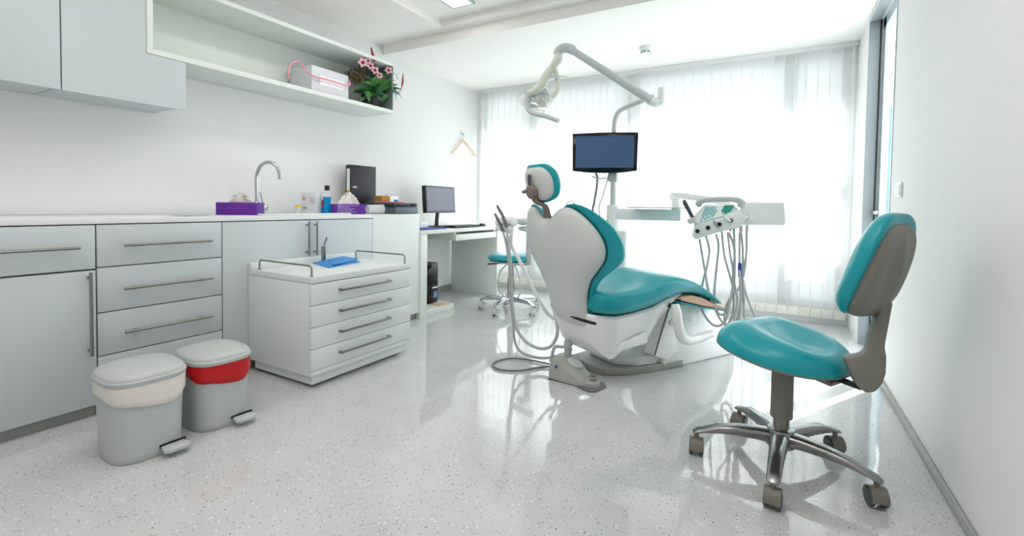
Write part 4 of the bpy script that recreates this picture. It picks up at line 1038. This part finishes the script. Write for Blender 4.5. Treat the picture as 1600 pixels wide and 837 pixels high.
# unit monitor
mc = P(944.5, 238, y=UY-.11); mw, mh = .485, .30
t = thing('unit_monitor', 'wide black monitor with dark blue screen on the unit pole', 'monitor', mc)
Mm = Matrix.Translation(mc) @ Matrix.Rotation(R(16), 4, 'Z')
b = B(); arc = [(-mw/2, mh/2-.004), (0, mh/2+.001), (mw/2, mh/2-.004), (mw/2-.004, -mh/2+.012), (mw*.25, -mh/2-.001), (0, -mh/2-.004), (-mw*.25, -mh/2-.001), (-mw/2+.004, -mh/2+.012)]
prism(b, arc, lambda x, z, d: Mm @ Vector((x, d, z)), 0, .045, bev=.006); obj('housing', b, 'black_gloss', t, world=True, ang=50)
obj('screen', bx(-mw/2+.028, mw/2-.028, -.0015, 0, -mh/2+.036, mh/2-.026, mx=Mm), 'screen_blue', t, world=True)
obj('menu_bar', bx(-mw/2+.03, mw/2-.15, -.0022, -.0016, mh/2-.038, mh/2-.028, mx=Mm), 'screen_bar', t, world=True)
b = B(); box(b, -.05, .02, .045, .10, -.04, .06, bev=.006, mx=Mm); tube(b, [Mm @ Vector((0, .09, 0)), Vector((cx, UY, mc.z))], .018); br0 = P(956, 276, y=UY); box(b, cx-.034, cx+.034, UY-.03, UY+.03, br0.z-.04, br0.z+.05, bev=.004); obj('bracket', b, 'unit_grey', t, world=True)
b = B(); tube(b, [P(925, 275, y=UY-.06), P(935, 279, y=UY-.05), P(948, 278, y=UY-.03)], .006); obj('side_bar', b, 'unit_grey', t, world=True)
obj('video_cable', tb([P(930, 271, y=UY-.06), P(933, 276, y=UY-.05), P(932, 295, y=UY-.04), P(928, 318, y=UY-.03), P(927, 333, y=UY+.0), (cx-.07, UY+.02, zc0-.05)], .009), 'cable_grey', t, world=True)
obj('power_cable', tb([P(950, 273, y=UY-.04), P(948, 285, y=UY-.03), P(942, 305, y=UY-.03), P(936, 330, y=UY-.0), (cx-.05, UY+.03, zc0-.05)], .005), 'hose_grey', t, world=True)
# operating lamp
LY = UY-.02
t = thing('operating_lamp', 'white dental operating lamp on a long jointed arm above the chair', 'lamp', (cx, UY, ptop))
obj('pole_arm', tb([(cx, UY, ptop-.06), P(959.5, 200, y=UY), P(961, 188, y=UY), P(964, 179, y=UY), P(970, 172, y=UY), P(985, 165, y=UY), P(1003, 158, y=UY), P(1022, 150, y=UY)], .019), 'unit_grey', t, world=True)
jc = P(1034, 150, y=UY-.02)
b = B(); zj0, zj1 = P(1030, 164, y=UY-.02).z, P(1030, 137, y=UY-.02).z
zjm = P(1030, 151, y=UY-.02).z; lathe(b, [(.024, zj0), (.029, zj0+.006), (.029, zjm-.002), (.027, zjm), (.029, zjm+.002), (.029, zj1-.006), (.024, zj1)], (jc.x, jc.y, 0), 28); tube(b, [P(1034, 159, y=UY-.02), P(1024, 160, y=UY-.03), P(1012, 156, y=UY-.05)], [.028, .036, .033]); obj('elbow', b, 'unit_white', t, world=True)
b = B(); a0, a1 = P(1017, 157, y=UY-.05), P(893, 78, y=UY-.26)
tube(b, [a0, a0.lerp(a1, .33), a0.lerp(a1, .66), a1], [.036, .034, .031, .029], seg=14, flat=.9); obj('spring_arm', b, 'arm_grey', t, world=True)
b = B(); tube(b, [P(897, 80, y=UY-.25), P(890, 76, y=UY-.26), P(881, 75.5, y=UY-.27), P(873, 79, y=UY-.28), P(870, 86, y=UY-.28)], [.034, .037, .037, .033, .028]); obj('arm_end_cap', b, 'arm_grey', t, world=True)
ly = UY-.29
b = B(); tube(b, [P(873, 84, y=ly), P(872, 92, y=ly), P(867, 100, y=ly), P(862, 106, y=ly)], [.028, .034, .032, .024]); obj('swivel', b, 'arm_cream', t, world=True)
b = B(); tube(b, [P(864, 104, y=ly), P(857, 113, y=ly), P(852, 122, y=ly), P(846, 133, y=ly), P(837, 141, y=ly-.01), P(827, 146, y=ly-.02)], [.022, .032, .036, .036, .033, .024]); obj('fork_arm', b, 'arm_cream', t, world=True)
b = B(); tube(b, [P(864, 104, y=ly), P(868, 112, y=ly+.02), P(870, 121, y=ly+.03), P(872, 130, y=ly+.03), P(870, 142, y=ly+.03), P(862, 152, y=ly+.02)], [.017, .018, .018, .020, .024, .024]); obj('fork_arm', b, 'arm_cream', t, world=True)
b = B(); lathe(b, [(.03, -.012), (.032, 0), (.024, .016), (.014, .03)], P(867.5, 121, y=ly+.02), 20); tube(b, [P(872, 118, y=ly+.02), P(886, 120, y=ly+.02)], .004); obj('side_switch', b, 'unit_grey', t, world=True)
# lamp head: cream back dome, clear shield, bulb, grip
hcn = P(842, 158, y=ly+.02); hax = Vector((.15, -.75, -.64)).normalized()
b = B(); lathe(b, [(.095, .02), (.09, .0), (.07, -.04), (.045, -.065), (.01, -.072)], P(841, 148, y=ly+.07), 32, axis=hax); obj('reflector_back', b, 'unit_white', t, world=True)
shield = [P(807, 155, y=ly-.01), P(815, 148, y=ly), P(824, 144, y=ly), P(838, 142, y=ly+.03), P(851, 145, y=ly+.05), P(861, 151, y=ly+.05), P(865, 157, y=ly+.04), P(856, 166, y=ly), P(845, 174, y=ly-.03), P(832, 171, y=ly-.03), P(815, 164, y=ly-.03)]
b = B(); nrm_ = (EYE-hcn).normalized(); ctr = b.verts.new(sum(shield, Vector())/len(shield)+nrm_*.035); rings = []
sp_ = spline(shield, 4, True)
cpt = sum(shield, Vector())/len(shield)
for r_ in (.3, .55, .8, .95, 1.):
    rings.append([b.verts.new(cpt.lerp(p, r_)+nrm_*.035*(1-r_*r_)) for p in sp_])
for k in range(len(sp_)): b.faces.new([ctr, rings[0][k], rings[0][(k+1) % len(sp_)]])
bridge(b, rings, False); obj('clear_shield', b, 'clear_shield', t, world=True)
b = B()
for q in ((833.5, 158), (840, 157)): lathe(b, [(.012, -.03), (.016, -.02), (.018, .0), (.014, .03), (.008, .045)], P(*q, y=ly-.0), 16)
box(b, *sorted((P(829, 165, y=ly).x, P(852, 165, y=ly).x)), ly-.02, ly+.04, P(840, 169, y=ly).z, P(840, 163, y=ly).z, bev=.008); box(b, *sorted((P(843, 160, y=ly).x, P(852, 160, y=ly).x)), ly-.0, ly+.03, P(840, 166, y=ly).z, P(840, 154, y=ly).z, bev=.006)
obj('bulb_holder', b, 'bulb_glass', t, world=True)
b = B(); tube(b, [P(823, 148, y=ly-.05), P(822.5, 155, y=ly-.06), P(823, 165, y=ly-.06), P(826, 172, y=ly-.07), P(833, 177, y=ly-.07), P(850, 181, y=ly-.08), P(862, 185, y=ly-.08), P(873, 189, y=ly-.08)], [.021, .021, .021, .021, .021, .021, .02, .02], flat=.8); obj('grip', b, 'arm_grey', t, world=True)
b = B(); lathe(b, [(.02, -.016), (.024, -.01), (.024, .012), (.018, .016)], P(824, 147, y=ly-.045), 20); tube(b, [P(849, 180, y=ly-.075), P(850, 172, y=ly-.03)], .005); obj('grip_collar', b, 'unit_grey', t, world=True)

# ------------------------------------------------------------------ instrument delivery console and its arms
HY = 3.2
t = thing('instrument_console', 'white dental instrument console with handpieces and dangling grey hoses', 'instrument console', P(1122, 345, y=HY))
K = lambda q, dy=0.: P(1040+q[0]/7.61, 290+q[1]/7.61, y=HY+dy)
obj('first_arm', bx(cx+.03, P(1064, 335, y=UY-.02).x, UY-.03, UY+.04, P(1010, 344, y=UY).z, P(1010, 326.5, y=UY).z, bev=.008), 'unit_white', t, world=True)
pj = P(1056, 326, y=UY)
b = B(); lathe(b, [(.03, -.06), (.03, .075), (.022, .08)], (pj.x, UY, pj.z), 20); obj('arm_joint', b, 'unit_white', t, world=True)
b = B(); tr0 = [P(992, 317, y=UY-.10), P(1066, 317, y=UY-.10)]; box(b, P(992, 317, y=UY).x, P(1085, 317, y=UY).x, UY-.2, UY+.12, .995, 1.004, bev=.002); obj('tray_plate', b, 'unit_grey', t, world=True)
b = B(); tube(b, [Vector((pj.x, UY, 1.04)), P(1052, 305, y=UY+.1), P(1115, 313, y=UY-.05), P(1150, 326, y=HY+.12)], [.02, .022, .022, .022], flat=1.2); obj('second_arm', b, 'dental_white', t, world=True)
pl = [(905, 195), (1395, 200), (1408, 215), (1425, 430), (1418, 455), (1395, 470), (905, 470), (860, 330)]
b = B(); t_ = bmesh.new(); f0 = [t_.verts.new(K(q, .06)) for q in pl]; f1 = [t_.verts.new(K(q, .06)+Vector((.02, .06, 0))) for q in pl]; bridge(t_, [f0, f1]); bmesh.ops.recalc_face_normals(t_, faces=t_.faces[:]); bmesh.ops.bevel(t_, geom=t_.edges[:], offset=.005, segments=2, profile=.5, affect='EDGES'); merge(b, t_)
obj('side_housing', b, 'unit_white', t, world=True, ang=50)
b = B(); lathe(b, [(.022, 0), (.022, .006), (.018, .008)], K((1040, 390), .058), 24, axis=(-.02, -1, 0)); obj('housing_knob', b, 'unit_white', t, world=True)
def slab(name, pts, d0, d1, m, bev=.004, par=t):
    """block whose outline is traced on the console's upright plane; d0/d1 = depth front and back"""
    b = B(); t_ = bmesh.new()
    f0 = [t_.verts.new(K(q, d0 if not callable(d0) else d0(q))) for q in pts]; f1 = [t_.verts.new(K(q, d1)) for q in pts]
    bridge(t_, [f0, f1]); bmesh.ops.recalc_face_normals(t_, faces=t_.faces[:])
    if bev: bmesh.ops.bevel(t_, geom=t_.edges[:], offset=bev, segments=2, profile=.5, affect='EDGES')
    merge(b, t_); return obj(name, b, m, par, world=True, ang=50)
slab('console_body', [(300, 400), (340, 470), (310, 600), (360, 640), (640, 552), (870, 505), (985, 375), (880, 310), (840, 250), (470, 215), (400, 290)], lambda q: -.10 if q[1] > 330 else .03, .09, 'unit_white')
slab('holder_rail', [(345, 470), (315, 600), (362, 636), (640, 548), (868, 500), (975, 378), (882, 312)], -.125, -.095, 'unit_white')
dep = lambda q: -.103+.13*max(0, min(1, (470-q[1])/220))-.006
def decal(name, pts, m):
    b = B(); add(b, [K(q, dep(q)-.002) for q in pts]+[K(q, dep(q)+.004) for q in pts], [list(range(len(pts)))]+[[k, (k+1) % len(pts), len(pts)+(k+1) % len(pts), len(pts)+k] for k in range(len(pts))]); return obj(name, b, m, t, world=True, smooth=False)
slab('keypad_block', [(330, 400), (400, 330), (470, 225), (650, 235), (830, 240), (740, 345), (560, 395), (390, 455)], lambda q: dep(q), .06, 'unit_white', bev=.003)
decal('control_panel', [(400, 438), (430, 345), (480, 232), (650, 240), (600, 325), (560, 385)], 'panel_pale')
decal('control_panel', [(650, 320), (700, 232), (822, 232), (770, 310), (690, 348)], 'panel_green')
b = B()
for q in ((430, 385), (475, 372), (520, 358), (450, 410), (500, 395), (545, 380), (700, 300), (740, 285), (730, 255), (690, 330)):
    b = B(); lathe(b, [(.006, 0), (.006, .002)], K(q, dep(q)-.003), 10, axis=(0, -.8, .6)); obj('button', b, 'label_white', t, world=True)
b = B(); tube(b, [K((400, 235), -.0), K((395, 205), -.02), K((450, 180), -.03), K((560, 163), -.035), K((720, 160), -.035), (K((850, 172), -.03)), K((905, 205), -.01), K((890, 250), .0)], [.018, .021, .019, .018, .018, .02, .024, .021], flat=.85); obj('grab_handle', b, 'unit_grey', t, world=True)
for q in ((380, 540), (505, 500), (640, 460), (775, 415)):
    b = B(); lathe(b, [(.0125, 0), (.0135, .006), (.01, .01), (.009, .0)], K(q, -.126), 18, axis=(0, -1, .1)); ho = obj('instrument_holder', b, 'dark_grey', t, world=True)
b = B(); tube(b, [K((575, 415), -.15), K((600, 455), -.15), K((625, 500), -.14)], [.008, .008, .006]); obj('handpiece', b, 'chrome', t, world=True)
b = B(); tube(b, [K((690, 360), -.15), K((735, 400), -.15), K((775, 420), -.14)], [.009, .01, .007]); obj('handpiece', b, 'unit_white', t, world=True)
o = obj('handpiece', tb([K((215, 170), -.16), K((235, 215), -.16), K((280, 300), -.15), K((325, 385), -.14)], [.009, .014, .012, .013]), 'dark_grey', t, world=True); o['label'] = 'dark upright handpiece in the side clip'
b = B(); tube(b, [K((216, 175), -.16), K((226, 195), -.16)], [.0145, .0148]); b.free()
slab('side_clip', [(250, 400), (300, 380), (350, 370), (360, 430), (290, 460), (262, 440)], -.16, -.11, 'unit_grey', bev=.003)
slab('hose_plug', [(795, 500), (828, 500), (822, 540), (800, 540)], -.12, -.09, 'panel_green', bev=.001)
slab('hose_plug', [(755, 520), (785, 520), (780, 545), (760, 545)], -.12, -.09, 'red', bev=.001)
for x0 in (895, 967):
    slab('hose_socket', [(x0-22, 470), (x0+22, 470), (x0+22, 540), (x0+10, 570), (x0-10, 570), (x0-22, 540)], .0, .045, 'unit_grey', bev=.002)
Hq = lambda q, dy=0.: P(940+q[0]/3.347, 270+q[1]/3.347, y=HY+dy)
hoses = [
 ([(545, 330), (563, 400), (553, 480), (530, 570), (517, 640), (527, 720), (570, 785), (612, 800), (650, 770), (668, 690), (684, 600), (686, 500), (672, 420), (660, 310)], -.07),
 ([(512, 345), (528, 440), (545, 540), (562, 630), (592, 710), (628, 775), (660, 790), (685, 740), (692, 650), (680, 570), (660, 500), (640, 420), (628, 305)], -.02),
 ([(598, 320), (612, 380), (603, 480), (592, 590), (590, 680), (608, 730), (640, 740), (668, 690), (690, 600), (697, 480), (690, 380), (665, 310)], .0),
 ([(692, 300), (696, 420), (692, 560), (708, 640), (706, 700), (694, 760), (705, 800), (722, 760), (727, 660), (724, 560), (722, 470), (722, 310)], -.05),
 ([(758, 310), (757, 420), (741, 540), (712, 612), (672, 655), (650, 710), (643, 780), (665, 820), (700, 790), (735, 640), (738, 545), (738, 400), (729, 310)], .03),
 ([(735, 545), (752, 620), (776, 690), (796, 738), (800, 780), (775, 800), (748, 770), (743, 660), (740, 560)], .0)]
for pts, dy in hoses:
    obj('instrument_hose', tb([Hq(q, dy+.02*math.sin(i*1.3)) for i, q in enumerate(pts)], .0072, 8), 'hose_grey', t, world=True)
b = B(); tube(b, [Hq((722, 470), -.045), Hq((724, 500), -.045), Hq((726, 543), -.045)], [.009, .012, .014]); obj('blue_connector', b, 'blue_plug', t, world=True)

# ------------------------------------------------------------------ assistant's suction arm
AY = 2.66
t = thing('suction_arm', 'white suction hose holder on a bent arm left of the chair', 'suction holder', P(800, 400, y=AY))
G = lambda q, dy=0.: P(620+q[0]/3.35, 260+q[1]/3.35, y=AY+dy)
T7 = lambda q, dy=0.: P(740+q[0]/4.186, 440+q[1]/4.186, y=AY+dy)
obj('support_arm', tb([G((602, 300)), G((600, 350)), G((598, 400)), G((612, 440)), G((640, 490)), G((680, 570)), G((730, 670)), G((765, 735)), G((795, 775), .02), G((840, 800), .04), G((880, 805), .06)], [.018, .014, .013, .012, .0115, .0115, .0115, .0115, .0115, .0115, .0115]), 'dental_white', t, world=True)
b = B(); tube(b, [G((520, 300), -.03), G((560, 285), -.02), G((600, 285)), G((622, 305))], [.024, .034, .036, .024], flat=.9); tube(b, [G((522, 318), -.03), G((560, 322), -.02), G((598, 332))], [.02, .028, .026]); obj('holder_block', b, 'dental_white', t, world=True)
for pts in ([(513, 246), (525, 270), (540, 298), (556, 340)], [(524, 203), (540, 232), (556, 262), (575, 320)]):
    obj('suction_tip', tb([G(q, -.05) for q in pts], [.008, .011, .011, .01]), 'cable_grey', t, world=True)
obj('suction_hose', tb([G((555, 335), -.05), G((575, 420), -.05), G((590, 540), -.05), T7((238, 90), -.05), T7((258, 270), -.05), T7((268, 380), -.05), T7((300, 450), -.05), T7((380, 488), -.03), T7((480, 497), -.0), T7((590, 470), .05), T7((640, 440), .1)], .0085), 'hose_grey', t, world=True)
obj('suction_hose', tb([G((574, 330), -.04), G((588, 430), -.04), G((598, 560), -.04), T7((252, 100), -.04), T7((268, 270), -.04), T7((318, 365), -.03), T7((370, 410), -.02), T7((440, 436), -.0), T7((505, 420), .02), T7((545, 350), .03), T7((542, 250), .04), T7((512, 140), .06)], .0105), 'hose_light', t, world=True)
obj('suction_hose', tb([T7((560, 200), .05), T7((585, 280), .04), T7((603, 360), .03), T7((606, 430), .03), T7((625, 470), .06)], .008), 'hose_grey', t, world=True)

# ------------------------------------------------------------------ foot control
FP = Vector((-1.05, 2.48, 0))
t = thing('foot_control', 'grey foot control with handle and pedal on the floor by the chair', 'foot pedal', FP)
b = B(); secs = []
for x, y0, y1, zt in ((-1.135, 2.44, 2.57, .10), (-1.12, 2.425, 2.60, .118), (-1.06, 2.418, 2.615, .118), (-1.0, 2.41, 2.60, .095), (-.94, 2.405, 2.56, .06), (-.905, 2.41, 2.535, .045)):
    secs.append([(x, y0, .006), (x, y0+.004, zt*.6), (x, y0+.02, zt-.004), (x, y0+.03, zt), (x, y1-.03, zt), (x, y1-.02, zt-.004), (x, y1-.004, zt*.6), (x, y1, .006)])
loft(b, secs); obj('body', b, 'foot_grey', t, world=True, ang=45)
b = B(); secs = [[(x+ox, y, z) for x, y, z in s] for s, ox in ((secs[0], 0),)]
b.free()
obj('sole', bx(-1.13, -.91, 2.418, 2.60, 0, .007), 'dark_grey', t, world=True)
b = B(); prism(b, [(-.945, 2.40), (-.87, 2.365), (-.83, 2.38), (-.80, 2.48), (-.83, 2.525), (-.92, 2.535)], lambda x, y, d: (x, y, d), 0, .012, bev=.003); obj('pedal_plate', b, 'cable_grey', t, world=True)
b = B(); pillow(b, [(x-.875, y+2.445) for x, y in sell(.045, .04, 2.5, 28)], lambda x, y, r: .03+.014*((1-r**3)**.5 if r < 1 else 0), lambda x, y, r: .012, c=(-.875, 2.445)); obj('pedal_knob', b, 'foot_grey', t, world=True)
b = B(); lathe(b, [(.024, .04), (.024, .047), (.018, .05)], (-.868, 2.445, 0), 20); obj('pedal_pad', b, 'warm_grey', t, world=True)
b = B(); lathe(b, [(.045, 0), (.045, .006), (.03, .012), (.024, .007)], (-1.0, 2.50, .094), 28, axis=(.42, 0, .9)); obj('selector_dial', b, 'unit_grey', t, world=True)
hp = lambda q: P(740+q[0]/4.186, 440+q[1]/4.186, y=2.56)
b = B(); tube(b, [hp((503, 520)), hp((515, 470)), hp((528, 430)), hp((545, 422)), hp((580, 425)), hp((615, 425))], [.010]*6); obj('carry_handle', b, 'bin_grey', t, world=True)
b = B(); c = hp((617, 450)); lathe(b, [(.022, .10), (.022, c.z+.03), (.026, c.z+.035), (.024, c.z+.055), (.014, c.z+.06)], (c.x, c.y, 0), 20); obj('handle_post', b, 'bin_grey', t, world=True)
for q in ((540, 555), (637, 533)):
    b = B(); p = P(740+q[0]/4.186, 440+q[1]/4.186, y=2.42 if q[0] < 600 else 2.5); lathe(b, [(.008, 0), (.008, .004)], p, 12, axis=(0, -1, .2)); obj('button', b, 'blue_plug', t, world=True)
b = B(); F7 = lambda q: P(740+q[0]/4.186, 440+q[1]/4.186, z=.009)
tube(b, [F7(q) for q in ((495, 537), (440, 527), (350, 508), (250, 500), (165, 515), (124, 540), (150, 568), (230, 581), (320, 579), (400, 565), (450, 557), (500, 555))], .0055)
single('floor_cable', b, 'cable_grey', 'dark grey cable looped on the floor left of the foot control', 'cable', base=F7((250, 540)))

# ------------------------------------------------------------------ light
W = bpy.data.worlds.new('sky'); S.world = W; W.use_nodes = True
nt = W.node_tree; bg = nt.nodes['Background']
tc = nt.nodes.new('ShaderNodeTexCoord'); sx = nt.nodes.new('ShaderNodeSeparateXYZ'); cr = nt.nodes.new('ShaderNodeValToRGB')
nt.links.new(tc.outputs['Generated'], sx.inputs[0]); nt.links.new(sx.outputs['Z'], cr.inputs['Fac'])
cr.color_ramp.elements[0].position = 0.; cr.color_ramp.elements[0].color = (.93, .93, .92, 1)
cr.color_ramp.elements[1].position = .5; cr.color_ramp.elements[1].color = (1, .99, .975, 1)
nt.links.new(cr.outputs['Color'], bg.inputs['Color'])
bg.inputs['Strength'].default_value = 4.6
def lamp(name, kind, loc, energy, rot=(0, 0, 0), size=None, color=(1, 1, 1), portal=False):
    d_ = bpy.data.lights.new(name, kind); d_.energy = energy; d_.color = color
    if kind == 'AREA':
        d_.shape = 'RECTANGLE'; d_.size, d_.size_y = size
        if portal: d_.cycles.is_portal = True
    o = bpy.data.objects.new(name, d_); COL.objects.link(o); o.location = loc; o.rotation_euler = rot
    return o
lamp('window_portal', 'AREA', ((WX0+WX1)/2, YF+.12, (WZ0+WZ1)/2), 1, (R(-90), 0, 0), (WX1-WX0, WZ1-WZ0), portal=True)
lamp('door_portal', 'AREA', (.70, (DY0+DY1)/2, DZ/2), 1, (0, R(90), 0), (DZ, DY1-DY0), portal=True)
sun = lamp('sun', 'SUN', (2, 8, 6), 9.0, color=(1, .97, .92)); sun.data.angle = R(.6)
sd_ = Vector((.5*math.cos(R(58)), .866*math.cos(R(58)), math.sin(R(58))))
sun.rotation_euler = sd_.to_track_quat('Z', 'Y').to_euler()
lamp('ceiling_fill', 'AREA', (-1.6, .4, 2.54), 17, (0, 0, 0), (1.4, 1.4), (1, .955, .915))  # added fill lamps, this and the next; no fixtures in the ceiling
lamp('ceiling_fill', 'AREA', (-.3, 1.0, 2.54), 8, (0, 0, 0), (.6, 1.2), (1, .955, .915))

# ------------------------------------------------------------------ camera
cd = bpy.data.cameras.new('camera'); cam = bpy.data.objects.new('camera', cd); COL.objects.link(cam)
cd.sensor_fit = 'HORIZONTAL'; cd.sensor_width = 36; cd.lens = 36*FPX/1600
cd.shift_y = -(418.5-PY)/1600; cd.clip_start = .02; cd.clip_end = 100
M3 = Matrix((CR, -CD, -CF)).transposed()
cam.matrix_world = Matrix.Translation(EYE) @ M3.to_4x4()
S.camera = cam
S.view_settings.view_transform = 'Standard'; S.view_settings.look = 'None'
S.view_settings.exposure = .30; S.view_settings.gamma = 1.
S.cycles.max_bounces = 10; S.cycles.diffuse_bounces = 6; S.cycles.glossy_bounces = 4; S.cycles.transmission_bounces = 6; S.cycles.transparent_max_bounces = 16
S.cycles.use_denoising = True
S.cycles.sample_clamp_indirect = 8
S.cycles.caustics_reflective = False; S.cycles.caustics_refractive = False
